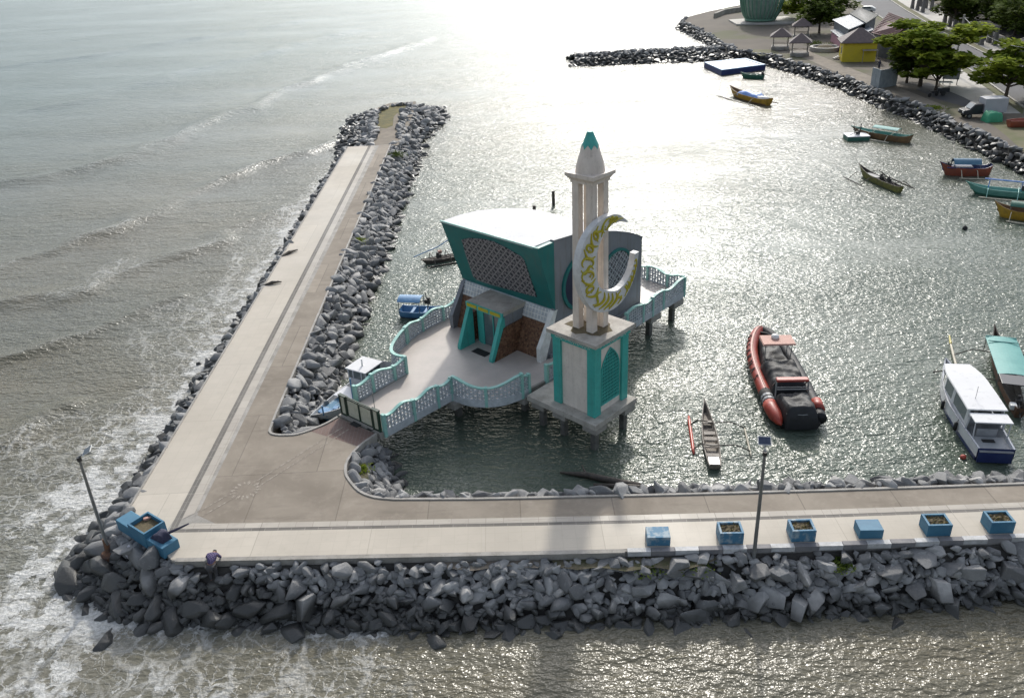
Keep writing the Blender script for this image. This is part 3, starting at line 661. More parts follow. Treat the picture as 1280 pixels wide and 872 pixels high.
# small fill stones between the boulders
fill = []
for nm, b in BANKS.items():
    for _ in range(int(b['n']*(1.7 if nm in ('front', 'corner', 'inner', 'spur', 'lagoon') else .5))):
        k = rg.random()*NS; i = min(int(k), NS-1); t = rg.random(); p = b['T'][i].lerp(b['T'][i+1], k-i).lerp(b['F'][i].lerp(b['F'][i+1], k-i), t)
        if nm == 'front' and p.x > -15 and p.y > fy(p.x)-.3: continue
        if nm == 'front' and abs(p.x-PERSON_X) < .4 and p.y > fy(p.x)-1.1: continue
        if nm == 'lagoon' and p.y < fyi(p.x)+.3: continue
        fill.append(dict(p=p+Vector((0,0,rg.uniform(-.1,.14))), r=rg.uniform(.15, .36)*(1.4 if nm in ('far', 'jetty', 'jettyn', 'tipw', 'tipe') else 1), k=rg.choice(('ang', 'rnd'))))
for c in rest + fill:
    e, s = rock_xf(c); V, Fc = BASE[id(rg.choice(ANG if c['k'] == 'ang' else RND))]
    Mx = np.array((e @ Matrix.Diagonal(s))); Vs.append(V @ Mx.T + np.array(c['p'])); Fs += [tuple(i+off for i in f) for f in Fc]; off += len(V); tone += [rg.random()]*len(V)
rb.v = np.concatenate(Vs).tolist(); rb.f = Fs; rb.m = [0]*len(Fs); rb.tone = tone
rub = rb.build('boulder_rubble', M['rock_stuff'], smooth='auto'); tag(rub, 'countless smaller grey stones filling the rubble banks of promenade, mole and far shore', 'rubble', None, 'stuff')
# ------------------------------------------------------------------ prayer house on the pier (local axes: u along the front, w to the back)
HX = Vector((3.22, 45.83, 0)); HW = Vector((.70, .714, 0)); HU = Vector((-.714, .70, 0))
def H(u, w, z): return HX + HU*u + HW*w + Vector((0, 0, z))
HB = H(4, 3.5, PZ)
house = empty('prayer_house', HB, 0, 'teal and grey prayer house with a white roof on the pier', 'building')
def hb(mb, name, mat, parent=house, **k): return mb.build(name, mat, parent, world=True, **k)
TOPZ = 9.45; LU = 8.0
roofp = [(-2.18, TOPZ), (-.7, 9.42), (1, 9.26), (2.5, 8.95), (4, 8.6), (5.4, 8.2), (7, 7.62), (8.3, 6.98)]
side = [(-2.13, PZ), (-.75, 5.05), (-.70, 9.40)] + [(w, z) for w, z in roofp[2:]] + [(8.3, PZ)]
for u0, nm in ((-.02, 'side_wall'), (LU-.22, 'side_wall')):
    hb(MB().extrude([H(u0, w, z) for w, z in side], HU*.24), nm, M['grey_wall'])
# plinth along the grey wall
hb(MB().extrude([H(-.16, -1.4, PZ), H(-.16, 8.3, PZ), H(-.16, 8.3, PZ+.28), H(-.16, -1.4, PZ+.28)], HU*.14), 'plinth', M['grey_wall'])
hb(MB().extrude([H(.22, 8.05, PZ), H(LU-.22, 8.05, PZ), H(LU-.22, 8.05, 7.0), H(.22, 8.05, 7.0)], HW*.2), 'rear_wall', M['grey_wall'])
# white curved roof sheet
rf = MB(); rp = [(-2.24, TOPZ+.06)] + [(w, z+.05) for w, z in roofp[1:]]
for (w0, z0), (w1, z1) in zip(rp[:-1], rp[1:]):
    rf.extrude([H(.26, w0, z0), H(.26, w1, z1), H(.26, w1, z1-.09), H(.26, w0, z0-.09)], HU*(LU-.30))
roof_o = hb(rf, 'roof', M['roof_white'])
# wall cap following the curved top of the grey side
cap = MB()
for (w0, z0), (w1, z1) in zip(roofp[1:-1], roofp[2:]): cap.extrude([H(-.04, w0, z0+.0), H(-.04, w1, z1+.0), H(-.04, w1, z1+.1), H(-.04, w0, z0+.1)], HU*.28)
hb(cap, 'wall_cap', M['grey_wall'])
# teal fascia: a leaning panel with returns at both ends
fas = MB(); fp = [(-.72, 5.02), (-.72, TOPZ-.02), (-2.2, TOPZ)]
fas.extrude([H(-.06, w, z) for w, z in fp], HU*(LU+.12))
fascia = hb(fas, 'fascia', M['teal_dark'])
edge = MB(); edge.extrude([H(-.08, -2.26, TOPZ+.01), H(-.08, -2.16, TOPZ+.01), H(-.08, -2.16, TOPZ+.09), H(-.08, -2.26, TOPZ+.09)], HU*(LU+.16)); hb(edge, 'fascia_trim', M['coping'], fascia)
def fpt(u, s, off): # s 0..1 up the leaning face
    w, z = lerp(-.74, -2.2, s), lerp(5.03, TOPZ, s); n = Vector((0, 0, 0)) - HW*.95 - Vector((0, 0, .31)); return H(u, w, z) + n*off
scr = [(6.57,.78), (5.8,.85), (4.93,.89), (4.2,.915), (3.52,.92), (2.47,.87), (1.5,.80), (1.3,.74), (1.26,.45), (1.2,.15), (3.0,.12), (5.41,.09), (6.5,.09), (6.75,.14), (6.7,.47)]
sc = MB(); front = [fpt(u, s, .05) for u, s in scr]; sc.extrude(front, -(fpt(0,0,.05)-fpt(0,0,.0))); hb(sc, 'pierced_screen', M['screen'], fascia)
# lower front: sloping mosaic wall, white lattice band, splayed wings
def lw(z): return lerp(-1.85, -.78, (z-PZ)/3.05)
band = MB(); band.extrude([H(.22, lw(4.15)-.02, 4.15), H(.22, lw(5.03)-.02, 5.03), H(.22, lw(5.03)+.25, 5.03), H(.22, lw(4.15)+.25, 4.15)], HU*(LU-.44)); hb(band, 'lattice_band', M['lattice'])
lt = MB()
for i in range(30):
    u = .35 + i*.255
    lt.extrude([H(u, lw(4.18)-.05, 4.18), H(u, lw(5.0)-.05, 5.0), H(u, lw(5.0)-.02, 5.0), H(u, lw(4.18)-.02, 4.18)], HU*.05)
for z in (4.22, 4.5, 4.78): lt.extrude([H(.25, lw(z)-.06, z), H(.25, lw(z+.05)-.06, z+.05), H(.25, lw(z)-.02, z+.05), H(.25, lw(z)-.02, z)], HU*(LU-.5))
hb(lt, 'lattice_bars', M['white'])
mo = MB(); mo.extrude([H(.22, -1.85, PZ), H(.22, lw(4.15), 4.15), H(.22, lw(4.15)+.3, 4.15), H(.22, -1.4, PZ)], HU*(LU-.44)); hb(mo, 'mosaic_wall', M['mosaic'])
for u0 in (-.05, LU-.27):
    wg = MB(); wg.extrude([H(u0, -2.2, PZ), H(u0, -2.2, PZ+.95), H(u0, -.86, 5.0), H(u0, -.5, 5.0), H(u0, -1.7, PZ)], HU*.32); hb(wg, 'wing_wall', M['white'] if u0 < 0 else M['grey_wall'], bev=.01)
# entrance porch
porch = MB(); porch.extrude([H(2.3, -2.95, 4.72), H(2.3, -.8, 4.72), H(2.3, -.8, 5.0), H(2.3, -2.95, 5.0)], HU*3.1); po = hb(porch, 'porch_roof', M['cap'], bev=.01)
hb(MB().extrude([H(2.26, -3.02, 4.62), H(2.26, -2.9, 4.62), H(2.26, -2.9, 4.96), H(2.26, -3.02, 4.96)], HU*3.18), 'porch_fascia', M['teal'], po)
yb = MB()
for k in range(3):
    u = 2.42 + k*1.02; yb.extrude([H(u, -3.05, 4.69), H(u, -3.0, 4.69), H(u, -3.0, 4.9), H(u, -3.05, 4.9)], HU*.86)
hb(yb, 'porch_letters', M['gold'], po)
for u0 in (2.3, 5.12):
    fn = MB(); fn.extrude([H(u0, -4.05, PZ), H(u0, -4.05, PZ+.22), H(u0, -3.0, 4.62), H(u0, -2.75, 4.62), H(u0, -2.75, PZ)], HU*.28); hb(fn, 'porch_fin', M['teal'], bev=.01)
gs = MB(); gs.extrude([H(2.34, -2.75, 3.75), H(2.34, -2.75, 4.72), H(2.34, -.9, 4.72), H(2.34, -1.25, 3.75)], HU*.2); hb(gs, 'porch_side', M['grey_wall'])
ms = MB()
for u0, dv in ((2.25, .06), (5.40, .06)): ms.extrude([H(u0, -3.86, PZ), H(u0, -2.9, 3.98), H(u0, -1.2, 4.02), H(u0, -1.85, PZ)], HU*dv)
hb(ms, 'porch_mosaic', M['mosaic'])
pw = MB(); pw.extrude([H(2.5, -2.4, PZ), H(5.12, -2.4, PZ), H(5.12, -2.4, 4.72), H(2.5, -2.4, 4.72)], HW*.15); hb(pw, 'porch_back', M['teal'])
dr = MB(); dr.extrude([H(2.75, -2.46, PZ+.02), H(4.45, -2.46, PZ+.02), H(4.45, -2.46, 4.35), H(2.75, -2.46, 4.35)], HW*.05); door = hb(dr, 'glass_door', M['glass'])
fr = MB()
for u0, du in ((2.66, .1), (3.56, .07), (4.44, .42)): fr.extrude([H(u0, -2.52, PZ), H(u0, -2.44, PZ), H(u0, -2.44, 4.45), H(u0, -2.52, 4.45)], HU*du)
fr.extrude([H(2.66, -2.53, 4.35), H(2.66, -2.45, 4.35), H(2.66, -2.45, 4.47), H(2.66, -2.53, 4.47)], HU*2.2); hb(fr, 'door_frame', M['teal'], door)
# round windows on the grey side
def disc(cw, cz, r, u0, th, seg=40, cut=None):
    pts = []
    for k in range(seg):
        a = 2*PI*k/seg; w, z = cw + r*math.cos(a), cz + r*math.sin(a)
        pts.append(H(u0, w, z))
    return MB().extrude(pts, HU*th)
def ringw(cw, cz, r0, r1, u0, th, seg=40):
    mb = MB(); vs = []
    for k in range(seg):
        a = 2*PI*k/seg
        for r, du in ((r0, 0), (r1, 0), (r1, th), (r0, th)): vs.append(H(u0+du, cw+r*math.cos(a), cz+r*math.sin(a)))
    fs = []
    for k in range(seg):
        a, b = k*4, ((k+1) % seg)*4
        for j in range(4): fs.append((a+j, a+(j+1) % 4, b+(j+1) % 4, b+j))
    return mb.add(vs, fs)
w1 = hb(disc(1.75, 6.1, 1.62, -.07, .06), 'round_window', M['navy_glass']); hb(ringw(1.75, 6.1, 1.60, 1.82, -.16, .14), 'window_frame', M['teal_dark'], w1)
w2 = hb(disc(5.45, 5.35, 1.58, -.06, .05), 'round_window', M['screen_side']); hb(ringw(5.45, 5.35, 1.56, 1.74, -.13, .11), 'window_frame', M['teal_dark'], w2)
tl = MB()
for k in range(-5, 6):
    d = k*.28; L = math.sqrt(max(1.5**2-d*d, .01))
    for ang in (PI/4, -PI/4):
        cx, cz = math.cos(ang), math.sin(ang); n = (-cz, cx)
        a0 = (5.45+n[0]*d-cx*L, 5.35+n[1]*d-cz*L); a1 = (5.45+n[0]*d+cx*L, 5.35+n[1]*d+cz*L)
        tl.tube([H(-.085, *a0), H(-.085, *a1)], .022, 4)
hb(tl, 'window_tracery', M['lattice'], w2)

# ------------------------------------------------------------------ deck on piles
dk = [(-9.95,39.5), (-7.35,37.3), (-4.35,40.35), (-3.6,41.1), (-2.75,40.38), (-2.0,40.1), (-1.2,40.05), (-.4,40.25), (.45,40.75), (1.1,41.4), (2.4,42.45), (7.6,48.3), (12.5,53.75), (9.95,56.7), (7.2,59.0), (-3.2,54.5), (-3.9,52.0), (-5.0,50.9), (-6.2,49.4), (-6.9,48.3), (-7.1,47.6), (-7.5,46.2), (-7.5,45.3), (-7.1,44.3), (-6.5,43.9)]
deck = empty('pier_deck', (0, 46, 1.4), 0, 'pale tiled pier deck on concrete piles under the prayer house', 'pier')
dm = MB().prism(dk, 1.62, PZ-.004); dm.build('deck_slab', M['conc'], deck, world=True)
ins = [(x*.985+.0, y) for x, y in dk]
cen = Vector((sum(p[0] for p in dk)/len(dk), sum(p[1] for p in dk)/len(dk), 0))
sh_ = [Vector((x, y, 0)) for x, y in dk]; shr = []
for i, p in enumerate(sh_):
    t = (sh_[(i+1) % len(sh_)]-sh_[i-1]).normalized(); n = Vector((-t.y, t.x, 0)); shr.append((p.x+n.x*.14, p.y+n.y*.14, PZ+.002))
MB().quad(*shr).build('deck_tiles', M['deck'], deck, world=True)
for x, y in ((-8.3,40.6), (-3.4,42.0), (.6,42.2), (-6.0,45.0), (-6.2,48.2), (-3,44.5), (0,46), (3.6,44.3), (6.6,47.6), (9.6,51.2), (11.6,53.3), (9.4,55.6), (-3,51.6)):
    MB().box((x, y, .1), (.34, .34, 3.4), R(45)).build('pile', M['conc_dark'], deck, world=True)
for x, y in ((-3.5,41.35), (.55,41.55), (9.6,51.2), (11.6,53.3), (6.6,47.6), (3.6,44.3)):
    MB().box((x, y, 1.42), (1.15, 1.15, .42), R(45)).build('pile_cap', M['conc'], deck, world=True)

# ------------------------------------------------------------------ wavy balustrades of pierced block
def balustrade(path, label, h=1.08, amp=.17, waves=None, posts=(0, 1), z=PZ, nwave=2.0, phase=0.0, group='wavy balustrades around the pier'):
    P0 = spline([(x, y, 0) for x, y in path], 160) if len(path) > 2 else [Vector((*path[0], 0)).lerp(Vector((*path[1], 0)), k/159) for k in range(160)]
    S = [0.0]
    for a, b in zip(P0[:-1], P0[1:]): S.append(S[-1] + (b-a).length)
    L = S[-1]
    def pt(s):
        s = min(max(s, 0), L); i = max(0, min(len(S)-2, int(np.searchsorted(S, s))-1)); return P0[i].lerp(P0[i+1], (s-S[i])/max(S[i+1]-S[i], 1e-9))
    def tn(s): return (pt(s+.05)-pt(s-.05)).normalized()
    def top(s): return z + h + amp*math.sin(2*PI*(s/L*nwave+phase))
    b0 = pt(L/2); t = empty('balustrade', (b0.x, b0.y, z), 0, label, 'balustrade', group)
    def bar(mb, s, z0, z1, wd, th):
        c = pt(s); d = tn(s); mb.box((c.x, c.y, (z0+z1)/2), (wd, th, z1-z0), math.atan2(d.y, d.x))
    cp, lt, pn = MB(), MB(), MB(); n = max(8, int(L/.16)); tops = [top(L*k/n) for k in range(n+1)]
    def ribbon(mb, zl, zh, th, offs=0.0):
        for k in range(n):
            a, b = pt(L*k/n), pt(L*(k+1)/n); da, db = tn(L*k/n), tn(L*(k+1)/n); na, nb = Vector((-da.y, da.x, 0)), Vector((-db.y, db.x, 0)); i = len(mb.v)
            vs = [a+na*th/2, a-na*th/2, b-nb*th/2, b+nb*th/2]; zs0 = [zl(k), zl(k), zl(k+1), zl(k+1)]; zs1 = [zh(k), zh(k), zh(k+1), zh(k+1)]
            mb.add([(v.x, v.y, q) for v, q in zip(vs, zs0)] + [(v.x, v.y, q) for v, q in zip(vs, zs1)], [(0,1,2,3), (7,6,5,4), (0,3,7,4), (1,5,6,2)] + ([(0,4,5,1)] if k == 0 else []) + ([(2,6,7,3)] if k == n-1 else []))
    ribbon(cp, lambda k: tops[k]-.07, lambda k: tops[k], .20); cp.build('coping', M['coping'], t, world=True)
    ribbon(pn, lambda k: z-.36, lambda k: z+.10, .16); pn.build('base_beam', M['lattice'], t, world=True)
    nb = int(L/.235)
    for k in range(nb+1):
        s = L*k/nb; bar(lt, s, z+.10, top(s)-.06, .075, .11)
    zz = z + .27
    while zz < z + h + amp - .08:
        for k in range(n):
            if min(tops[k], tops[k+1]) > zz + .10:
                a, b = pt(L*k/n), pt(L*(k+1)/n); d = (b-a); m_ = (a+b)/2; lt.box((m_.x, m_.y, zz), (d.length+.005, .10, .06), math.atan2(d.y, d.x))
        zz += .2
    # small rosettes closing every other opening
    for k in range(nb):
        s = L*(k+.5)/nb; q = 0; zc = z+.185
        while zc < top(s)-.12:
            c = pt(s); d = tn(s)
            if (k+q) % 2 == 0:
                for sg in (-1, 1):
                    a = Vector((c.x, c.y, zc)); e = d*.09; f = Vector((0, 0, .08*sg)); lt.tube([a-e-f, a+e+f], .021, 4, caps=False)
            zc += .2; q += 1
    lt.build('lattice_blocks', M['lattice'], t, world=True)
    for f in posts:
        s = f*L; mb = MB(); bar(mb, s, z-.34, top(s)+.05, .17, .24); mb.build('post', M['coping'] if 0 <= f <= 1 else M['teal'], t, world=True)
    return t
balustrade([(-9.15,40.9), (-6.5,43.85)], 'straight wavy balustrade from the gate along the left side of the pier', posts=(0, .33, .76, 1), nwave=1.5, phase=.6, amp=.14)
balustrade([(-6.5,43.88), (-7.05,44.25), (-7.42,45.0), (-7.48,45.9), (-7.2,46.9), (-6.85,47.75)], 'curved balustrade section bulging over the water beside the white roofed boat', posts=(1,), nwave=1, phase=.25, amp=.1)
balustrade([(-6.8,48.0), (-6.0,49.4), (-4.8,50.8), (-3.7,51.9)], 'balustrade running up to the left corner of the prayer house behind the blue awning boat', posts=(0, .35, .75, 1), nwave=2, phase=.1, amp=.12)
balustrade([(-7.1,37.55), (-3.62,41.05)], 'straight front balustrade with wavy coping beside the right gate post', posts=(0, .42, .78, 1), nwave=2.5, phase=.55, amp=.13)
balustrade([(-3.55,41.05), (-2.75,40.42), (-2.0,40.16), (-1.2,40.1), (-.4,40.3), (.45,40.8)], 'curved front balustrade bulging towards the dark water', posts=(.5, 1), nwave=1, phase=.25, amp=.2)
balustrade([(.45,40.8), (.85,41.15)], 'stub of balustrade ending the curved front run at the open concrete slab', posts=(1,), nwave=.5, phase=.25, amp=.05)
balustrade([(1.95,42.05), (2.9,43.0), (4.0,44.2)], 'short balustrade half hidden behind the teal minaret base', posts=(0, 1), nwave=1, phase=.5, amp=.1)
balustrade([(7.5,48.35), (12.45,53.6)], 'long balustrade along the right terrace over the open water', posts=(.02, .28, .44, .62, 1), nwave=2.5, phase=-.1, amp=.13)
balustrade([(12.4,53.75), (11.2,55.1), (9.95,56.55)], 'rear terrace balustrade behind the grey side of the prayer house', posts=(0, .35, .85), nwave=1.5, phase=.2, amp=.13)

# ------------------------------------------------------------------ gate
g0, g1 = Vector((-9.75,39.62,PZ)), Vector((-7.3,37.5,PZ)); gd = (g1-g0); gl = gd.length; ga = math.atan2(gd.y, gd.x)
gate = empty('pier_gate', (g0+g1)/2, ga, 'closed cream board gate in a dark green frame at the start of the pier', 'gate')
for x0, x1, hh, nm in ((-gl/2, -gl/2+.55, 1.25, 'gate_post'), (gl/2-.55, gl/2, 1.3, 'gate_post')):
    g = MB(); xm = (x0+x1)/2
    for xx in (x0+.05, x1-.05): g.box((xx, 0, hh/2), (.1, .16, hh))
    g.box((xm, 0, hh+.03), (x1-x0+.04, .2, .06)); g.box((xm, 0, .05), (x1-x0-.2, .14, .1)); fr_ = g.build(nm, M['gate_green'], gate)
    MB().box((xm, 0, hh/2+.05), (x1-x0-.22, .08, hh-.12)).build('post_panel', M['gate_cream'], fr_)
for x0, x1 in ((-gl/2+.6, -.02), (.02, gl/2-.6)):
    xm = (x0+x1)/2; wd = x1-x0; lf = MB(); nb = 6
    for k in range(nb): lf.box((x0+wd*(k+.5)/nb, 0, .62), (wd/nb-.015, .05+.012*(k % 2), 1.0))
    lf_o = lf.build('gate_leaf', M['gate_cream'], gate); fr_ = MB()
    for xx in (x0+.025, x1-.025): fr_.box((xx, 0, .62), (.06, .09, 1.12))
    for zz in (.09, 1.19): fr_.box((xm, 0, zz), (wd-.1, .085, .07))
    fr_.build('leaf_frame', M['gate_green'], lf_o)
MB().box((0, 0, 1.30), (gl-1.1, .07, .05)).build('gate_rail', M['gate_green'], gate)
MB().box((0, -.02, .03), (gl-1.1, .3, .06)).build('gate_sill', M['kerb'], gate)
tag(MB().tube([(-7.55,38.05,PZ), (-7.6,38.1,PZ+2.1)], .022, 6).build('thin_pole', M['galv'], base=(-7.55,38.05,PZ)), 'thin bare metal pole standing behind the right gate post', 'pole')
def mat_thing(c, rz, sx, sy, label):
    tag(MB().box((c[0], c[1], PZ+.015), (sx, sy, .022), rz).build('door_mat', M['black'], bev=.004), label, 'door mat')
mp = at(601.5,440.5,PZ); mat_thing(mp, math.atan2(HU.y, HU.x), 1.2, .6, 'black door mat on the pier deck before the teal porch')
mp = at(445,530,PZ); mat_thing(mp, ga, .62, .42, 'dark mat on the ground in front of the cream gate, under its left leaf')
mp = at(463.5,536,PZ); mat_thing(mp, ga, .36, .3, 'small dark mat by the right gate post')
sl = tag(MB().box((0,0,.05), (.26,.1,.08)).box((.1,.22,.05), (.26,.1,.08), .3).build('pair_of_slippers', M['awning_teal'], loc=at(607,429,PZ)), 'green slippers left in front of the glass door', 'slippers')

# ------------------------------------------------------------------ minaret with crescent (square turned 45 degrees)
T0 = Vector((4.3, 39.8, PZ)); A45 = R(45)
mina = empty('minaret', T0, A45, 'slender cream minaret with a teal corner base and a white crescent', 'minaret')
sb = MB().box((-.15, .55, -.17), (3.75, 5.0, .34)); slab_o = sb.build('base_slab', M['cap'], mina, bev=.02)
for x, y in ((-1.4,-1.4), (1.2,-1.4), (-1.4,.8), (1.2,.8), (-1.4,2.4), (1.2,2.4)):
    pl = MB().box((x, y, -.55), (.95, .95, .42)).build('pile_cap', M['conc'], mina, bev=.02); MB().box((x, y, -1.9), (.32, .32, 2.4)).build('pile', M['conc_dark'], pl)
s = 1.32
MB().box((0, 0, 2.1), (2*s, 2*s, 4.2)).build('base_wall', M['cream'], mina)
for sx in (-1, 1):
    for sy in (-1, 1): MB().box((sx*(s-.12), sy*(s-.12), 2.06), (.54, .54, 4.12)).build('corner_pilaster', M['teal'], mina, bev=.012)
bt = MB()
for sx, sy, dx, dy in ((0,-1,1,0), (0,1,1,0), (-1,0,0,1), (1,0,0,1)): bt.box((sx*(s+.16), sy*(s+.16), 4.23), (dx*2*(s+.21)+(1-dx)*.1 , dy*2*(s+.1)+(1-dy)*.1, .32))
band_o = bt.build('frieze', M['teal'], mina)
sq = MB(); rq = random.Random(3)
for k in range(16):
    x = -1.15 + k*.15; sq.tube([(-s-.225, x, 4.2+rq.uniform(-.06,.06)), (-s-.225, x+.06, 4.28+rq.uniform(-.05,.05)), (-s-.225, x+.12, 4.2+rq.uniform(-.07,.07))], .02, 4)
sq.build('frieze_script', M['script_white'], band_o); sq = MB()
for k in range(16):
    x = -1.15 + k*.15; sq.tube([(x, -s-.225, 4.2+rq.uniform(-.06,.06)), (x+.06, -s-.225, 4.28+rq.uniform(-.05,.05)), (x+.12, -s-.225, 4.2+rq.uniform(-.07,.07))], .02, 4)
sq.build('frieze_script', M['script_white'], band_o)
MB().box((0, 0, 4.5), (3.42, 3.42, .22)).build('cap_slab', M['cap'], mina, bev=.02)
rg2 = random.Random(9); dirt = [(math.cos(a)*rr, math.sin(a)*rr, 4.614) for a, rr in ((k*PI/9, rg2.uniform(.95, 1.5)) for k in range(18))]
MB().quad(*dirt).build('cap_stain', M['soil'], mina)
def arch(x, face):
    pts = [(x*1.5, z) for x, z in ((-.52, .45), (.52, .45), (.52, 2.3), (.5, 2.65), (.40, 3.05), (.22, 3.42), (0, 3.72), (-.22, 3.42), (-.40, 3.05), (-.5, 2.65), (-.52, 2.3))]
    return pts
ap = arch(0, 0)
ao = MB().extrude([(x, -s-.03, z) for x, z in ap], (0, .05, 0)).build('arch_panel', M['teal_dark'], mina)
al = MB()
def ahalf(z):
    if z < 2.3: return .75
    return float(np.interp(z, [2.3, 2.65, 3.05, 3.42, 3.72], [.75, .72, .57, .3, .03]))
z = .55
while z < 3.6: al.box((0, -s-.045, z), (2*ahalf(z), .03, .045)); z += .21
for i in range(-5, 6):
    x = i*.135; z1 = 3.66 - abs(x)*1.45; al.box((x, -s-.047, (.5+z1)/2), (.035, .03, z1-.5))
n_ = len(ap)
for k in range(n_): a, b = ap[k], ap[(k+1) % n_]; al.tube([(a[0], -s-.045, a[1]), (b[0], -s-.045, b[1])], .045, 5)
al.build('arch_lattice', M['teal'], ao)
for sx in (-1, 1):
    for sy in (-1, 1):
        # four slender columns, narrower towards the top
        c = MB(); b0, b1 = .21, .195; cx, cy = sx*.47, sy*.47; tx, ty = sx*.45, sy*.45
        vs = [(cx+a*b0, cy+b*b0, 4.6) for a, b in ((-1,-1), (1,-1), (1,1), (-1,1))] + [(tx+a*b1, ty+b*b1, 12.62) for a, b in ((-1,-1), (1,-1), (1,1), (-1,1))]
        c.add(vs, [(3,2,1,0), (4,5,6,7), (0,1,5,4), (1,2,6,5), (2,3,7,6), (3,0,4,7)]); c.build('column', M['column'], mina, bev=.015)
cpm = MB(); vs = [(a*h, b*h, z) for h, z in ((.70, 12.6), (.70, 12.72), (.86, 12.92), (.89, 12.92), (.89, 13.1)) for a, b in ((-1,-1), (1,-1), (1,1), (-1,1))]
fs = [(3,2,1,0), (16,17,18,19)] + [(i*4+k, i*4+(k+1) % 4, i*4+4+(k+1) % 4, i*4+4+k) for i in range(4) for k in range(4)]
cpm.add(vs, fs).build('capital', M['column'], mina)
spz = 13.1
def spr(z): return float(np.interp(z, [0, .1, .55, 1.2, 1.75, 1.93], [.74, .73, .63, .43, .20, .13]))
sp = MB().lathe([(spr(q), q) for q in (0, .1, .3, .55, .8, 1.0, 1.2, 1.32)], (0,0,spz), 32).build('spire', M['column'], mina, smooth='auto')
MB().lathe([(spr(q)+.012, q) for q in (1.32, 1.5, 1.75, 1.93)], (0,0,spz), 32).build('spire_tip', M['teal'], sp, smooth='auto')
zg = MB()
for k in range(8):
    a = 2*PI*k/8; d = PI/8
    def sp_pt(a, z): r = spr(z)+.014; return (r*math.cos(a), r*math.sin(a), spz+z)
    zg.quad(sp_pt(a-d, 1.33), sp_pt(a-d/2, 1.24), sp_pt(a, 1.12), sp_pt(a+d/2, 1.24), sp_pt(a+d, 1.33), sp_pt(a, 1.34))
zg.build('spire_collar', M['teal'], sp)
# crescent: local x runs along the wall direction, y is its thickness, seen from the lagoon side
outer = [(2.06,12.16), (1.33,12.74), (.64,13.0), (-.26,12.96), (-1.03,12.69), (-1.66,12.15), (-2.0,11.41), (-2.08,10.71), (-1.92,9.92), (-1.49,9.0), (-.83,8.25), (-.1,7.88), (.73,7.74), (1.58,7.93), (2.31,8.52), (2.76,9.32), (2.95,10.3)]
inner = [(2.62,10.28), (2.42,9.55), (1.93,8.98), (1.2,8.72), (.45,8.90), (-.25,9.30), (-.60,9.88), (-.72,10.6), (-.64,11.22), (-.40,11.75), (.0,12.18), (.55,12.46), (1.2,12.50)]
yc = -1.10; O_ = [(p.x, p.y) for p in spline([(x-.22, z-PZ-.03, 0) for x, z in outer], 46)]; I_ = [(p.x, p.y) for p in spline([(x-.22, z-PZ-.03, 0) for x, z in inner], 46)]
I2 = I_[::-1]
cm = MB(); n_ = 46
fr_pts = [(x, yc, z) for x, z in O_] + [(x, yc, z) for x, z in I2]; bk = [(x, yc+.36, z) for x, y_, z in fr_pts]
fs = []
for k in range(n_-1):
    fs += [(k, k+1, n_+k+1, n_+k), (2*n_+k+1, 2*n_+k, 3*n_+k, 3*n_+k+1), (k+1, k, 2*n_+k, 2*n_+k+1), (n_+k, n_+k+1, 3*n_+k+1, 3*n_+k)]
fs += [(0, n_, 3*n_, 2*n_), (n_-1, 2*n_+n_-1, 3*n_+n_-1, n_+n_-1)]
cr = cm.add(fr_pts + bk, fs).build('crescent', M['crescent'], mina)
MB().tube([(-1.0,yc+.3,8.7), (-.5,-.6,8.7)], .06, 6).tube([(-.9,yc+.3,9.6), (-.5,-.5,9.6)], .06, 6).tube([(.35,yc+.3,6.3), (.5,-.5,6.3)], .06, 6).build('bracket', M['galv'], cr)
cal = MB(); rq = random.Random(12)
def mid(t, s):
    k = t*(n_-1); i = min(int(k), n_-2); f = k-i
    o = Vector(O_[i]).lerp(Vector(O_[i+1]), f); q = Vector(I2[i]).lerp(Vector(I2[i+1]), f); return o.lerp(q, s)
def stroke(pts, r0):
    P = [(p.x, yc-.012, p.y) for p in pts]; n = len(P); cal.tube(P, [r0*(.35+.9*math.sin(PI*min(max(k/(n-1), .06), .94))) for k in range(n)], 5)
t = .06
while t < .97:
    wd = (mid(t, 0)-mid(t, 1)).length; kind = rq.choice('SCOJ') if t < .55 else rq.choice('JJSL')
    sp_ = .045*min(1, .5+wd*.5); pts = []
    for k in range(13):
        q = k/12; a = q*2*PI
        if kind == 'S': tt, ss = t+sp_*.45*math.sin(a*1.0), lerp(.15, .85, q)
        elif kind == 'C': tt, ss = t+sp_*.6*math.cos(a*.8+.5), .5+.34*math.sin(a*.8+.5)
        elif kind == 'O': tt, ss = t+sp_*.4*math.cos(a*1.15)*(1-.4*q), .42+.28*math.sin(a*1.15)*(1-.4*q)
        elif kind == 'J': tt, ss = t+sp_*(.5*math.sin(a*.6)-.2), lerp(.9, .12, q)
        else: tt, ss = t+sp_*.8*q, lerp(.8, .15, q*q)
        pts.append(mid(min(max(tt, .02), .985), ss))
    stroke(pts, 0.068*min(1.0, .45+wd*.5)); t += sp_*.78
for k in range(26):
    t = rq.uniform(.1, .9); c_ = mid(t, rq.uniform(.15, .85)); d = Vector((rq.uniform(-1, 1), rq.uniform(-1, 1)))*.12; stroke([c_-d, c_, c_+d], .04)
cal.build('crescent_script', M['gold'], cr)
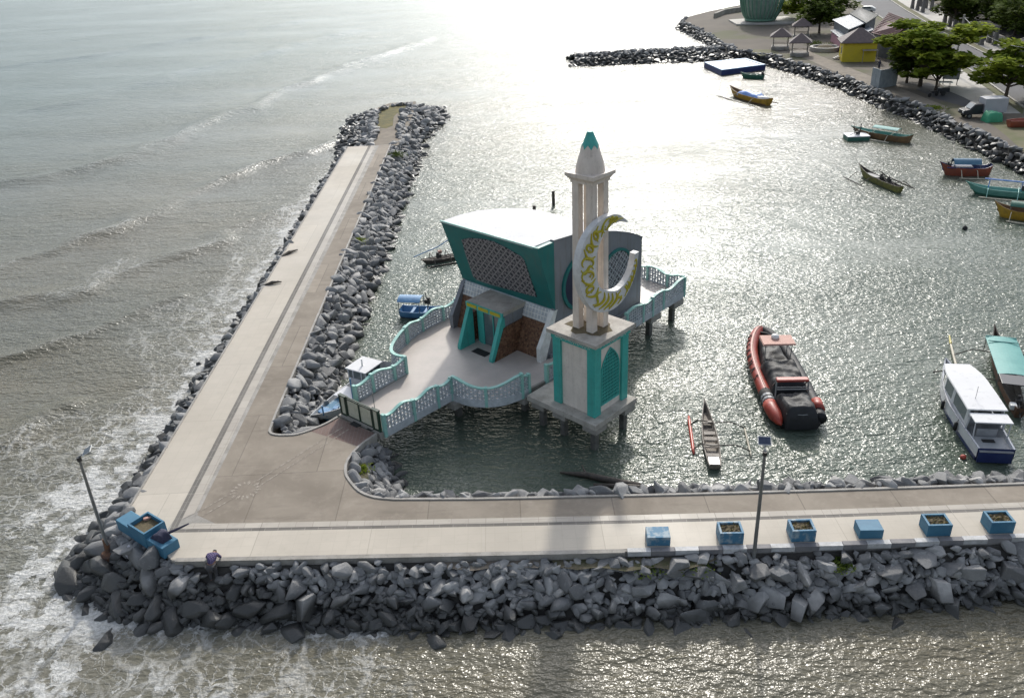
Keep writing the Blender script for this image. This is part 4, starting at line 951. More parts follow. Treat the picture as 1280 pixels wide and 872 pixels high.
# ------------------------------------------------------------------ boats: hull is lofted along local +x (bow), origin at the waterline amidships
def hull(L, B, Hh, bow=.55, stern=.75, transom=.62, draft=.25, rake=.10, floor=.18, th=.06, full=.42, ns=22, flare=(.93, .55)):
    """open hull shell with thickness; returns MB (0 outer paint, 1 inner / gunwale, 2 lower strake)"""
    mb = MB(); rows = []
    for i in range(ns+1):
        t = i/ns; x = -L/2 + L*t
        if t < full: b = B/2*lerp(transom, 1, math.sin(PI/2*t/full))
        else: q = (t-full)/(1-full); b = B/2*max(1-q**2.1, .0) + .015
        zs = Hh + bow*max(0, (t-.55)/.45)**2.0 + stern*max(0, (.18-t)/.18)**2
        zb = -draft + (draft+Hh*.6+bow*.55)*max(0, (t-.80)/.20)**2.2
        zb = min(zb, zs-.08)
        zm = lerp(zb, zs, .38)
        rows.append((x, b, zs, zm, zb))
    def ring(r):
        x, b, zs, zm, zb = r; t = x/L+.5; rk = rake*L*max(0, (t-.62)/.38)**2 - .04*L*max(0, (.1-t)/.1); bi = max(b-th, .006); zf = min(max(floor, zb+.1), zs-.03); out = [(x, b, zs), (x-rk*.55, b*flare[0], zm), (x-rk, b*flare[1], zb)]
        ins = [(x-rk*.6, bi*.62, zf), (x-rk*.3, bi*.9, lerp(zf, zs, .5)), (x, bi, zs)]
        half = out + ins
        return [(x, y, z) for x, y, z in out] + [(x, -y, z) for x, y, z in reversed(out)] + [(x, -y, z) for x, y, z in reversed(ins)] + [(x, y, z) for x, y, z in ins]
    vs = [v for r in rows for v in ring(r)]; k = 12; fs, ms = [], []
    for i in range(ns):
        for j in range(k):
            a, b = i*k+j, i*k+(j+1) % k; fs.append((a, b, b+k, a+k)); ms.append({0:0, 1:2, 2:2, 3:2, 4:0}.get(j, 1))
    fs += [(0,5,4,3,2,1), (6,5,0,11), (6,11,10,7), (7,10,9,8)]; ms += [0, 1, 1, 1]
    e = ns*k; fs += [(e+0,e+1,e+2,e+3,e+4,e+5)]; ms += [0]
    o = len(mb.v); mb.v += vs; mb.f += fs; mb.m += ms
    return mb, rows
def boat(name, bow_px, stern_px, z, label, cat='boat', group=None, L=None, flip=False):
    a, b = at(*bow_px, z), at(*stern_px, z); a.z = b.z = 0; d = a-b
    e = empty(name, (a+b)/2, math.atan2(d.y, d.x), label, cat, group); return e, (L or d.length)
def outrig(e, L, side, y, x0, x1, mat, beams=(), r=.07, zf=.05, bm_mat=None, zb=.6):
    f = MB(); n = 9; f.tube([(lerp(x0, x1, k/n), y*side, zf + .12*max(0, k/n-.8)*5*.3) for k in range(n+1)], [r*(.5 if k in (0, n) else 1) for k in range(n+1)], 7); fo = f.build('outrigger_float', mat, e, smooth=True)
    for bx in beams:
        MB().tube([(bx, 0, zb), (bx, side*y*.6, zb+.1), (bx, side*y, zf+.05)], .035, 6).build('outrigger_beam', bm_mat or mat, fo)
def awning(e, x0, x1, w, z, mat, arch=.18, posts=True, name='awning', pm_='galv', base=.5):
    mb = MB(); n = 8; vs = []
    for zo in (0, -.035):
        for x in (x0, x1):
            for k in range(n+1):
                q = k/n*2-1; vs.append((x, q*w/2, z + arch*(1-q*q) + zo))
    m_ = n+1; fs = []
    for k in range(n): fs += [(k, k+1, m_+k+1, m_+k), (2*m_+k+1, 2*m_+k, 3*m_+k, 3*m_+k+1), (k+1, k, 2*m_+k, 2*m_+k+1), (m_+k, m_+k+1, 3*m_+k+1, 3*m_+k)]
    fs += [(0, m_, 3*m_, 2*m_), (n, 2*m_+n, 3*m_+n, m_+n)]
    o = mb.add(vs, fs).build(name, mat, e)
    if posts:
        p = MB()
        for x in (x0+.08, x1-.08):
            for s in (-1, 1): p.tube([(x, s*w*.46, base), (x, s*w*.46, z+.02)], .028, 6)
        p.build('awning_posts', M[pm_], o)
    return o
def thwarts(e, xs, w, z, mat, d=.22):
    for x, ww in zip(xs, w): MB().box((x, 0, z), (d, ww, .05)).build('thwart', mat, e)
def engine(e, x, z, y=0, mat=None):
    m = MB().box((x, y, z+.18), (.42, .3, .32)).box((x+.1, y, z+.42), (.2, .2, .2)).tube([(x-.2, y, z+.2), (x-1.3, y+.05, z-.15)], .035, 6).tube([(x-.1, y+.1, z+.3), (x-.15, y+.14, z+.85)], .03, 6)
    m.build('engine', mat or M['dark_metal'], e, bev=.02)
GB = 'moored fishing boats near the far shore'

# --- orange and black rescue boat with covers
rib, L = boat('rescue_boat', (950,420), (1003,531), .5, 'orange and black inflatable rescue boat under black covers with a pink canopy', 'rescue boat')
B = 3.3
tp = [(-L*.44, 1.18, .45), (-L*.30, 1.26, .48), (-L*.1, 1.28, .52), (L*.1, 1.24, .58), (L*.26, 1.08, .68), (L*.38, .74, .82), (L*.46, .32, .95), (L*.485, .0, 1.0)]
tpts = spline(tp, 44)
def tube_span(a, b, r, mb, m=0):
    P = tpts[a:b+1]; mb.tube(P, [r]*len(P), 12, m)
hm, _ = hull(L*.96, 2.4, .42, bow=.55, stern=0, transom=.9, draft=.35, floor=.25); hm.build('hull', [M['black'], M['black'], M['black']], rib)
tb = MB(); tube_span(9, 43, .37, tb); to = tb.build('side_tube', M['orange'], rib, smooth=True)
cn = MB(); p0, p1 = Vector((-L*.34, 1.30, .50)), Vector((-L*.45, 1.16, .44)); cn.tube([p0+Vector((.5,.0,0)), p0, p0.lerp(p1,.5), p1, p1+Vector((-.35,-.05,-.05))], [.40, .42, .40, .26, .05], 12); cn.build('tube_cone', M['orange'], to, smooth=True)
bb = MB()
for k in (6, 7, 8): bb.tube([tpts[k], tpts[k]+(tpts[k+1]-tpts[k])*.55], .385, 12)
bb.build('tube_straps', M['boat_grey'], to)
bk_ = MB(); tube_span(5, 10, .375, bk_); bk_.build('tube_patch', M['black'], to, smooth=True)
st = MB()
for k in range(10, 43): a, b = tpts[k], tpts[k+1]; st.tube([a+Vector((0,.0,.365)), b+Vector((0,.0,.365))], .045, 5)
st.build('rubbing_strip', M['pink'], to)
tb2 = MB(); P2 = [Vector((p.x, -p.y, p.z)) for p in tpts]; tb2.tube(P2, [.36]*len(P2), 12); to2 = tb2.build('side_tube', M['tarp'], rib, smooth=True); to2['label'] = 'side tube hidden under black cover'
f2 = MB().tube([Vector((-L*.38, -1.27, .62)), Vector((-L*.30, -1.30, .66))], [.33, .34], 12); f2.build('tube_end', M['orange'], to2, smooth=True)
# letters along the port tube
def text_part(txt, size, M4, mat, parent, name, depth=.01):
    cu = bpy.data.curves.new(name, 'FONT'); cu.body = txt; cu.size = size; cu.align_x = 'CENTER'; cu.align_y = 'CENTER'; cu.extrude = depth
    o = bpy.data.objects.new('tmp_text', cu); COL.objects.link(o); dg = bpy.context.evaluated_depsgraph_get(); dg.update()
    me = bpy.data.meshes.new_from_object(o.evaluated_get(dg)); me.name = name; bpy.data.objects.remove(o)
    me.transform(M4); me.materials.clear(); me.materials.append(mat); r = bpy.data.objects.new(name, me); COL.objects.link(r); r.parent = parent; return r
letters = 'BASARNAS'; lm = []
for i, ch in enumerate(letters):
    k = 31 - i*2.45; i0 = int(k); p = tpts[i0].lerp(tpts[i0+1], k-i0); t = (tpts[i0]-tpts[i0+1]).normalized()   # running towards the stern
    nrm = Vector((t.y, -t.x, 0)); nrm = nrm if nrm.y > 0 else -nrm; nrm = (nrm*.80 + Vector((0,0,.6))).normalized(); t = (t - nrm*t.dot(nrm)).normalized(); upv = nrm.cross(t)
    q = p + nrm*.372; Mx = Matrix(((t.x, upv.x, nrm.x, q.x), (t.y, upv.y, nrm.y, q.y), (t.z, upv.z, nrm.z, q.z), (0,0,0,1)))
    text_part(ch, .62, Mx, M['black'], to, 'tube_letter', .012)
# covered deck: lumpy black tarpaulins
def lump(x0, x1, w0, w1, z0, hgt, seed, nx=26, ny=18):
    mb = MB(); vs = []
    for i in range(nx+1):
        for j in range(ny+1):
            a, b = i/nx, j/ny*2-1; w = lerp(w0, w1, a); x = lerp(x0, x1, a); edge = min(1, (1-abs(b))*4, a*7, (1-a)*7); q = Vector((x*1.3+seed, b*w*1.3, seed))
            z = z0 + edge**.6*(hgt + .22*noise.noise(q) + .10*noise.noise(q*2.6)); vs.append((x, b*w, z))
    k = ny+1; mb.add(vs, [(i*k+j, i*k+j+1, (i+1)*k+j+1, (i+1)*k+j) for i in range(nx) for j in range(ny)])
    rim = [i*k for i in range(nx+1)] + [nx*k+j for j in range(1, ny+1)] + [i*k+ny for i in range(nx-1, -1, -1)] + [j for j in range(ny-1, 0, -1)]
    o = len(mb.v); mb.v += [(mb.v[i][0], mb.v[i][1], z0-.35) for i in rim]; n = len(rim); mb.f += [(rim[i], rim[(i+1) % n], o+(i+1) % n, o+i) for i in range(n)]; mb.m += [0]*n
    return mb
lump(-L*.02, L*.40, 1.06, .40, .75, .45, 3.1).build('deck_cover', M['tarp'], rib, smooth=True)
lump(-L*.24, L*.06, 1.0, 1.08, .78, .75, 8.3).build('console_cover', M['tarp'], rib, smooth=True)
lump(-L*.5, -L*.27, .90, 1.02, .55, .85, 5.7).build('engine_cover', M['tarp'], rib, smooth=True)
cb = lump(-L*.245, L*.33, .72, .5, .70, .16, 1.3); 
cv = MB().box((L*.15, -.1, 2.18), (1.25, 1.95, .07)).box((L*.15, -.1, 2.13), (1.31, 2.01, .05)); cvo = cv.build('canopy', M['pink'], rib, bev=.03)
for sx in (-.55, .55):
    for sy in (-1.05, .85): MB().tube([(L*.14+sx*.7, sy*.8, .7), (L*.15+sx, sy*.85, 2.15)], .03, 6).build('canopy_post', M['galv'], cvo)
MB().lathe([(.24,0), (.26,.08), (.22,.2), (.08,.26)], (L*.17, 0, 2.21), 16).build('radar_dome', M['white'], cvo, smooth=True)
ar = MB(); ax = -L*.245
for sy in (-.95, .95): ar.tube([(ax-.3, sy, .7), (ax, sy*.95, 1.75)], .05, 8).tube([(ax+.9, sy*.95, .75), (ax, sy*.95, 1.75)], .04, 8)
ar.tube([(ax, -.92, 1.75), (ax, .92, 1.75)], .05, 8).tube([(ax-.25, -.92, 1.45), (ax-.25, .92, 1.45)], .03, 6); aro = ar.build('radar_arch', M['galv'], rib)
MB().box((ax+.05, 0, 1.80), (.42, 1.85, .16)).build('arch_bolster', M['orange'], aro, bev=.06)
MB().tube([(-L*.47, -.85, 1.05), (-L*.49, 0, 1.08), (-L*.47, .85, 1.05)], .03, 6).tube([(-L*.29, -.95, 1.45), (-L*.29, .95, 1.45)], .035, 6).build('stern_rail', M['galv'], rib)
ln = MB().tube([(L*.44, .2, 1.1), (L*.40, -.1, 1.25), (L*.36, -.45, 1.2)], .09, 6); ln.build('bow_bundle', M['black'], rib, smooth=True)

# --- white passenger boat
pb, L = boat('passenger_boat', (1178,464), (1244,569), .5, 'white roofed passenger boat with a navy hull moored off the promenade', 'passenger boat')
L *= 1.0; B = 2.08
hm, rows = hull(L, B, .92, bow=.55, stern=0, transom=.86, draft=.3, floor=.45, th=.09, rake=.05, flare=(.99, .80)); hm.build('hull', [M['boat_navy'], M['boat_white'], M['boat_navy']], pb, smooth='auto')
bl = MB()
for s in (1, -1):
    for r0, r1 in zip(rows[:-1], rows[1:]):
        bl.quad(*[(x, s*(b*q+.014), z) for x, b, z, q in ((r0[0], r0[1], r0[2]+.004, 1.0), (r1[0], r1[1], r1[2]+.004, 1.0), (r1[0], r1[1], lerp(r1[4], r1[2], .52), .994), (r0[0], r0[1], lerp(r0[4], r0[2], .52), .994))])
bl.build('hull_band', M['boat_white'], pb)
MB().box((-L/2-.03, 0, .42), (.06, B*.82, .70)).build('transom', M['boat_navy'], pb, bev=.01)
x0, x1 = -L*.27, L*.27
cab = MB(); z0, z1 = .85, 1.95
def cabw(x): return (B/2-.12) if x < L*.08 else (B/2-.12)*(1-.45*((x-L*.08)/(L*.24))**2)
roof = MB(); xs = [x0-.05 + (x1-x0+.25)*k/10 for k in range(11)]; prof = []
for zz, g in ((z1+.02, .10), (z1+.10, .06)):
    prof.append([(x, cabw(x)+g, zz + .05*math.sin(PI*i/10)) for i, x in enumerate(xs)] + [(x, -cabw(x)-g, zz+.05*math.sin(PI*i/10)) for i, x in reversed(list(enumerate(xs)))])
n = len(prof[0]); rv = prof[0]+prof[1]
q10 = list(range(11)); fsr = [(i, i+1, n+i+1, n+i) if i+1 < n else (i, 0, n, n+i) for i in range(n)]
fsr += [(n+i, n+i+1, n+n-2-i, n+n-1-i) for i in range(10)] + [(i+1, i, n-1-i, n-2-i) for i in range(10)]
roof.add(rv, fsr); ro = roof.build('cabin_roof', M['roof_white'], pb, bev=.02)
MB().tube([(x0+1.0, .3, z1+.12), (x0+1.0, .3, z1+.9)], .015, 5).build('aerial', M['galv'], ro)
for s in (1, -1):
    fr_ = MB(); gl_ = MB(); xx = [x0, x0+.35, -L*.02, L*.02, L*.15, L*.18, x1]
    def wq(mb, xa, xb, za, zb, off, th=.05):
        mb.extrude([(xa, s*(cabw(xa)+off), za), (xb, s*(cabw(xb)+off), za), (xb, s*(cabw(xb)+off-.05), zb), (xa, s*(cabw(xa)+off-.05), zb)], (0, -s*th, 0))
    wq(fr_, x0, L*.15, z0-.1, z0+.22, 0); wq(fr_, L*.15, x1, z0-.1, z0+.26, 0)
    for xa, xb in ((x0, x0+.3), (-L*.03, L*.01), (L*.15, L*.18), (x1-.1, x1)): wq(fr_, xa, xb, z0+.2, z1+.02, 0)
    fo_ = fr_.build('cabin_side', M['boat_white'], pb)
    for xa, xb in ((x0+.3, -L*.03), (L*.01, L*.15), (L*.18, x1-.1)): wq(gl_, xa, xb, z0+.24, z1, -.02, .02)
    gl_.build('side_window', M['glass'], fo_)
se = MB()
for k in range(5):
    for s in (1, -1): se.box((x0+.55+k*.72, s*.45, z0+.1), (.35, .5, .1)).box((x0+.36+k*.72, s*.45, z0+.35), (.08, .5, .5))
se.build('seats', M['boat_grey'], pb)
cp_ = MB().box((x0-.62, 0, 1.86), (.95, B*.90, .07)); co_ = cp_.build('stern_canopy', M['roof_white'], pb, bev=.02)
MB().box((x0-.30, 0, 1.80), (.30, B*.92, .10)).build('canopy_beam', M['boat_grey'], co_, bev=.02)
for s in (1, -1):
    MB().tube([(x0-1.0, s*.84, .8), (x0-1.0, s*.87, 1.85)], .03, 6).build('canopy_post', M['boat_white'], co_); MB().tube([(x0-.1, s*.93, .8), (x0-.3, s*.90, 1.85)], .06, 6).build('canopy_post', M['boat_white'], co_)
MB().box((-L*.43, 0, .74), (L*.16, B*.80, .08)).build('stern_deck', M['boat_grey'], pb, bev=.02)
MB().box((-L*.40, .1, .80), (.26, .62, .03)).build('deck_hatch', M['black'], pb)
MB().box((-L*.33, 0, .9), (.12, 1.0, .5)).build('helm_seat', M['boat_grey'], pb, bev=.03)
MB().box((x1+.55, 0, .93), (.9, .9, .06)).build('foredeck', M['boat_white'], pb, bev=.02)
MB().tube([(L*.36, 1.0, 1.12), (L*.38, 0, 1.2), (L*.36, -1.0, 1.12)], .045, 6).build('bow_bar', M['wood_dark'], pb)
for x in (-L*.2, L*.05): MB().tube([(x, B/2+.09, .75), (x, B/2+.10, .28)], [.09, .10], 10).tube([(x, B/2-.02, .98), (x, B/2+.09, .74)], .015, 4).build('fender', M['black'], pb, smooth=True)
MB().tube([(L*.47, 0, 1.3), (L*.56, .1, .5), (L*.62, .15, -.2)], .02, 5).build('mooring_line', M['bamboo'], pb)

# --- teal canopied outrigger beside it
tbz, L = boat('outrigger_boat', (1240,417), (1276,516), .5, 'weathered outrigger boat with a long teal canopy at the right edge', 'outrigger boat')
hm, _ = hull(L, 1.05, .55, bow=.7, stern=.25, transom=.45, draft=.2, floor=.15); hm.build('hull', [M['rust'], M['wood_dark'], M['wood_dark']], tbz, smooth='auto')
aw = awning(tbz, -L*.22, L*.27, 1.75, 1.35, M['awning_teal'], arch=.10, base=.4)
MB().box((-L*.285, 0, 1.38), (1.15, 1.72, .05)).build('dark_awning', M['truck_dark'], tbz, bev=.01)
MB().tube([(L*.27, .85, 1.40), (L*.27, -.85, 1.40)], .05, 6).tube([(L*.19, .85, 1.47), (L*.19, -.85, 1.47)], .04, 6).build('awning_rails', M['coping'], aw)
outrig(tbz, L, 1, 2.55, -L*.42, L*.36, M['bamboo'], beams=(L*.20, -L*.17), r=.085, bm_mat=M['wood_dark'], zf=.12)
MB().tube([(L*.36, 2.55, .16), (L*.45, 2.55, .30)], [.08, .05], 7).build('float_tip', M['gold'], tbz)
outrig(tbz, L, -1, 2.5, -L*.42, L*.36, M['bamboo'], beams=(L*.20, -L*.17), r=.085, bm_mat=M['wood_dark'], zf=.12)
engine(tbz, -L*.40, .5); MB().box((-L*.44, .3, .55), (.45, .35, .3)).build('white_can', M['white'], tbz, bev=.05)

# --- narrow canoe with a red float
cn_, L = boat('canoe', (880,502), (894,583), .3, 'narrow pale canoe with one red outrigger float between minaret and rescue boat', 'canoe')
hm, _ = hull(L, .86, .34, bow=.25, stern=.05, transom=.72, draft=.15, floor=.06, th=.05, full=.3); hm.build('hull', [M['wood'], M['wood'], M['wood_dark']], cn_, smooth='auto')
thwarts(cn_, [L*.16, -.1, -.65, -1.3, -2.2], [.5, .62, .68, .7, .66], .30, M['wood'], .3)
MB().box((.55, 0, .12), (1.0, .5, .03)).build('dark_bilge', M['wood_dark'], cn_)
MB().box((-L*.40, 0, .28), (.85, .56, .06)).build('stern_board', M['boat_white'], cn_)
outrig(cn_, L, 1, .98, -L*.28, L*.30, M['float_red'], beams=(L*.15, -L*.22), r=.10, bm_mat=M['wood_dark'], zf=.06, zb=.38)
outrig(cn_, L, -1, 2.05, -L*.30, L*.13, M['bamboo'], beams=(L*.13, -L*.22), r=.055, bm_mat=M['wood_dark'], zf=.06, zb=.38)

# --- white roofed boat by the gate
gb, L = boat('cabin_boat', (389,527), (490,455), .6, 'pale boat with blue deck gear and a white roofed cabin squeezed between rocks and pier', 'boat')
hm, _ = hull(L, 2.0, .6, bow=.45, stern=.1, transom=.7, draft=.2, floor=.30); hm.build('hull', [M['boat_white'], M['boat_grey'], M['planter_worn']], gb, smooth='auto')
rc_ = MB().box((-L*.16, 0, 1.86), (1.75, 1.65, .07)); rr = rc_.build('cabin_roof', M['roof_white'], gb, bev=.03)
MB().tube([(-L*.14, 0, 1.88), (-L*.14, 0, 2.35)], [.06, .045], 8).build('roof_vent', M['white'], rr)
wl = MB()
for s in (1, -1):
    wl.box((-L*.16, s*.70, .90), (1.5, .06, .6)); 
    for x in (-.72, 0, .72): wl.box((-L*.16+x, s*.70, 1.50), (.09, .06, .66))
for x in (-.72, .72):
    wl.box((-L*.16+x, 0, .90), (.06, 1.34, .6))
    for y in (-.34, .34): wl.box((-L*.16+x, y, 1.50), (.06, .07, .66))
wo = wl.build('cabin', M['boat_white'], gb); g_l = MB()
for s in (1, -1): g_l.box((-L*.16, s*.68, 1.50), (1.4, .02, .6))
for x in (-.7, .7): g_l.box((-L*.16+x, 0, 1.50), (.02, 1.3, .6))
g_l.build('cabin_window', M['glass'], wo)
MB().box((L*.20, 0, .52), (L*.22, 1.1, .06)).build('foredeck', M['planter_worn'], gb, bev=.02)
MB().box((L*.34, 0, .58), (.6, .7, .25)).box((L*.27, .35, .62), (.4, .3, .2), .4).build('deck_box', M['boat_blue'], gb, bev=.02)
MB().box((L*.06, 0, .72), (1.2, 1.45, .05)).build('cream_deck', M['boat_white'], gb)
MB().tube([(L*.40, .3, .7), (L*.40, .3, 1.35)], .05, 6).tube([(L*.12, .75, .7), (L*.12, .75, 2.2)], .05, 6).build('mooring_posts', M['boat_blue'], gb)

# --- blue boat with awning behind the left balustrade
bb_, L = boat('awning_boat', (552,389), (501,387), .4, 'small blue boat with a pale blue awning behind the left balustrade', 'boat')
hm, _ = hull(L, 1.35, .5, bow=.35, stern=.1, transom=.85, draft=.2, floor=.15); hm.build('hull', [M['boat_blue'], M['boat_blue'], M['boat_navy']], bb_, smooth='auto')
awning(bb_, -L*.50, L*.05, 1.3, 1.35, M['boat_blue'], arch=.22, base=.5); thwarts(bb_, [-.6, .4], [1.0, .95], .42, M['boat_blue'])
engine(bb_, L*.18, 1.0); MB().tube([(L*.16, 0, .5), (L*.2, 0, 1.1)], .05, 6).build('engine_post', M['dark_metal'], bb_)

# --- dark outrigger with a blue pole behind the prayer house
do, L = boat('fishing_canoe', (525,327), (575,318), .3, 'dark narrow outrigger canoe with a blue pole left of the prayer house roof', 'canoe')
hm, _ = hull(L, .62, .3, bow=.2, stern=.1, transom=.5, draft=.15, floor=.05); hm.build('hull', [M['wood_dark'], M['wood'], M['wood_dark']], do, smooth='auto')
outrig(do, L, -1, 1.05, -L*.45, L*.4, M['wood_dark'], beams=(L*.2, -L*.2), r=.06); outrig(do, L, 1, 1.05, -L*.45, L*.4, M['wood_dark'], beams=(L*.2, -L*.2), r=.06)
MB().tube([(L*.62, -.3, .7), (0, -.5, 1.15), (-L*.5, -.7, 1.9)], .045, 6).build('blue_pole', M['boat_blue'], do)
engine(do, 0.1, .35); MB().box((-.1, -.35, .75), (.35, .3, .25)).build('bundle', M['pink'], do, bev=.05)

# --- boats off the far shore
def small(name, bowpx, sternpx, label, hm_, wd, hh, **k):
    e, L = boat(name, bowpx, sternpx, .4, label, 'boat', GB); h, _ = hull(L, wd, hh, **k); h.build('hull', [M[m] for m in hm_], e, smooth='auto'); return e, L
e, L = small('fishing_boat', (911,115), (962,129), 'yellow fishing boat with crumpled blue and white tarps near the pontoon', ('boat_yellow', 'boat_brown', 'boat_brown'), 1.9, .85, bow=.6, stern=.2, draft=.2, floor=.4)
lump(-L*.30, L*.18, .7, .8, .85, .35, 2.2, 14, 8).build('tarp', M['tarp_blue'], e, smooth=True); lump(-L*.42, -L*.15, .6, .6, .8, .3, 7.7, 12, 8).build('white_tarp', M['white'], e, smooth=True)
outrig(e, L, -1, 2.0, -L*.45, L*.5, M['bamboo'], beams=(L*.2, -L*.25), r=.07); outrig(e, L, 1, 2.0, -L*.45, L*.5, M['bamboo'], beams=(L*.2, -L*.25), r=.07)
e, L = small('rowing_boat', (925,94), (955,96), 'small dark green rowing boat beside the blue pontoon', ('boat_green', 'boat_green', 'boat_green'), 1.2, .7, bow=.25, stern=0, draft=.2, floor=.25); thwarts(e, [-.8, .3], [.9, 1.0], .6, M['boat_green'])
engine(e, -L*.45, .65)
e, L = small('fishing_boat', (1062,163), (1139,175), 'brown and teal fishing boat under a teal awning behind the engine raft', ('boat_brown', 'boat_teal', 'boat_brown'), 1.5, .75, bow=.3, stern=.25, transom=.6, draft=.2, floor=.35)
awning(e, -L*.30, L*.10, 1.2, 1.35, M['awning_teal'], arch=.16, base=.7); outrig(e, L, 1, 1.5, -L*.25, L*.22, M['bamboo'], beams=(L*.12, -L*.18), r=.09); outrig(e, L, -1, 1.5, -L*.25, L*.22, M['bamboo'], beams=(L*.12, -L*.18), r=.09)
e, L = small('fishing_boat', (1072,212), (1127,237), 'olive yellow open canoe with engine and thin outrigger spars', ('boat_olive', 'wood_dark', 'boat_olive'), .95, .6, bow=.5, stern=.1, transom=.5, draft=.15, floor=.2)
outrig(e, L, 1, 2.1, -L*.05, L*.42, M['wood_dark'], beams=(L*.28, -.02*L), r=.045); outrig(e, L, -1, 2.1, -L*.4, L*.35, M['wood_dark'], beams=(L*.26, -L*.3), r=.045); engine(e, -L*.22, .6); engine(e, -L*.06, .55)
MB().box((L*.1, 0, .55), (L*.3, .6, .06)).build('dark_cover', M['truck_dark'], e)
e, L = small('fishing_boat', (1172,213), (1238,214), 'red hulled boat with navy gunwale and a rounded blue awning', ('boat_red', 'boat_navy', 'boat_red'), 1.6, .85, bow=.55, stern=.3, transom=.6, draft=.25, floor=.35)
awning(e, -L*.28, L*.24, 1.3, 1.25, M['awning_blue'], arch=.45, base=.8); outrig(e, L, 1, 1.7, -L*.35, L*.15, M['bamboo'], beams=(L*.1, -L*.2), r=.06); MB().box((L*.1, 0, .86), (L*.5, 1.35, .06)).build('gunwale_deck', M['boat_navy'], e)
MB().tube([(-L*.42, .3, .9), (-L*.42, .3, 2.4)], .03, 6).tube([(-L*.48, -.3, .9), (-L*.48, -.3, 2.0)], .03, 6).build('stern_poles', M['dark_metal'], e); engine(e, L*.3, .85)
e, L = small('fishing_boat', (1205,235), (1300,244), 'long mint green outrigger boat with a blue ridge pole at the right edge', ('boat_teal', 'boat_teal', 'boat_green'), 1.3, .65, bow=.5, stern=.2, transom=.6, draft=.2, floor=.3)
outrig(e, L, 1, 1.5, -L*.4, L*.28, M['bamboo'], beams=(L*.18, -L*.22), r=.08, bm_mat=M['coping']); outrig(e, L, -1, 1.5, -L*.4, L*.35, M['tarp_blue'], beams=(L*.18, -L*.22), r=.07, bm_mat=M['coping'])
MB().tube([(L*.25, -.1, 1.5), (-L*.5, -.1, 1.45)], .07, 6).tube([(L*.18, -.1, .6), (L*.18, -.1, 1.5)], .04, 6).tube([(-L*.25, -.1, .6), (-L*.25, -.1, 1.5)], .04, 6).build('ridge_pole', M['tarp_blue'], e); engine(e, -L*.28, .65)
e, L = small('fishing_boat', (1240,263), (1312,272), 'mustard yellow outrigger boat with dark green awning cut by the right edge', ('boat_yellow', 'boat_brown', 'boat_yellow'), 1.5, .8, bow=.55, stern=.3, transom=.6, draft=.2, floor=.35)
awning(e, -L*.35, L*.2, 1.2, 1.2, M['boat_green'], arch=.3, base=.8); outrig(e, L, 1, 1.6, -L*.4, L*.2, M['bamboo'], beams=(L*.15, -L*.2), r=.08)
# engine raft
a = at(1070,174,0); rf_ = empty('engine_raft', a, R(-4), 'small white work raft carrying an engine off the far shore', 'raft')
MB().box((0, 0, .22), (2.6, 1.9, .5)).build('hull', M['boat_green'], rf_, bev=.04); MB().box((0, 0, .52), (2.66, 1.96, .10)).build('deck', M['boat_white'], rf_, bev=.02); engine(rf_, .1, .6)
MB().tube([(-.2, 0, .57), (-.5, .1, 2.0)], .04, 6).tube([(.3, -.1, .57), (.35, -.1, 1.9)], .05, 6).tube([(-.5, .1, 1.1), (.5, -.2, 1.5)], .04, 6).build('engine_frame', M['dark_metal'], rf_)
# pontoon
A, Bp, Cp, Dp = at(880,80,.6), at(902,90,.6), at(957,83,.6), at(932,75,.6); ct = (A+Bp+Cp+Dp)/4
pn = empty('floating_pontoon', (ct.x, ct.y, 0), 0, 'large blue floating pontoon with pale deck beside the stone jetty', 'pontoon')
pp_ = [(p.x, p.y) for p in (A, Bp, Cp, Dp)]; MB().prism(pp_, -.3, .8).build('hull', M['boat_navy'], pn, world=True, bev=.05)
def inset(pts, k): c = Vector((sum(p[0] for p in pts)/4, sum(p[1] for p in pts)/4)); return [tuple(Vector(p).lerp(c, k)) for p in pts]
o_, i_ = pp_, inset(pp_, .13); rm = MB()
for k in range(4): a, b, c, d = o_[k], o_[(k+1) % 4], i_[(k+1) % 4], i_[k]; rm.prism([a, b, c, d], .805, .93)
rm.build('rim', M['boat_blue'], pn, world=True); MB().prism(inset(pp_, .16), .80, .90).build('deck', M['boat_white'], pn, world=True)
# stakes, buoys, log
for px, py, top in ((692,256,1.45), (668,266,.75)):
    p = at(px, py, 0); tag(MB().tube([(0,0,-1.5), (0,0,top)], .16, 8).build('mooring_stake', M['wood_dark'], loc=(p.x, p.y, 0), base=(0,0,0)), 'tall dark stake in the glittering water behind the prayer house' if top > 1 else 'shorter dark stake just above the white roof edge', 'stake', 'stakes in the lagoon')
p = at(1204,571,.05); tag(MB().lathe([(.02,-.14), (.13,-.08), (.16,0), (.13,.08), (.02,.14)], (0,0,0), 12).build('mooring_buoy', M['float_red'], loc=(p.x, p.y, .06), base=(0,0,0), smooth=True), 'small red float in the water below the passenger boat stern', 'buoy')
p = at(1206,286,.05); tag(MB().lathe([(.02,-.2), (.18,-.1), (.22,.05), (.16,.2), (.03,.3)], (0,0,0), 12).build('mooring_buoy', M['black'], loc=(p.x, p.y, .06), base=(0,0,0), smooth=True), 'tiny black float alone below the mint green boat', 'buoy')
a, b = at(700,590,.1), at(800,607,.2); tag(MB().tube([a, a.lerp(b,.35)+Vector((0,.1,.05)), a.lerp(b,.7), b], [.05,.16,.2,.17], 8).tube([a.lerp(b,.35), a.lerp(b,.2)+Vector((.4,.7,.1))], [.09,.03], 6).build('driftwood_log', M['wood_dark'], smooth=True), 'half sunk log lying along the lagoon rocks below the minaret', 'log')
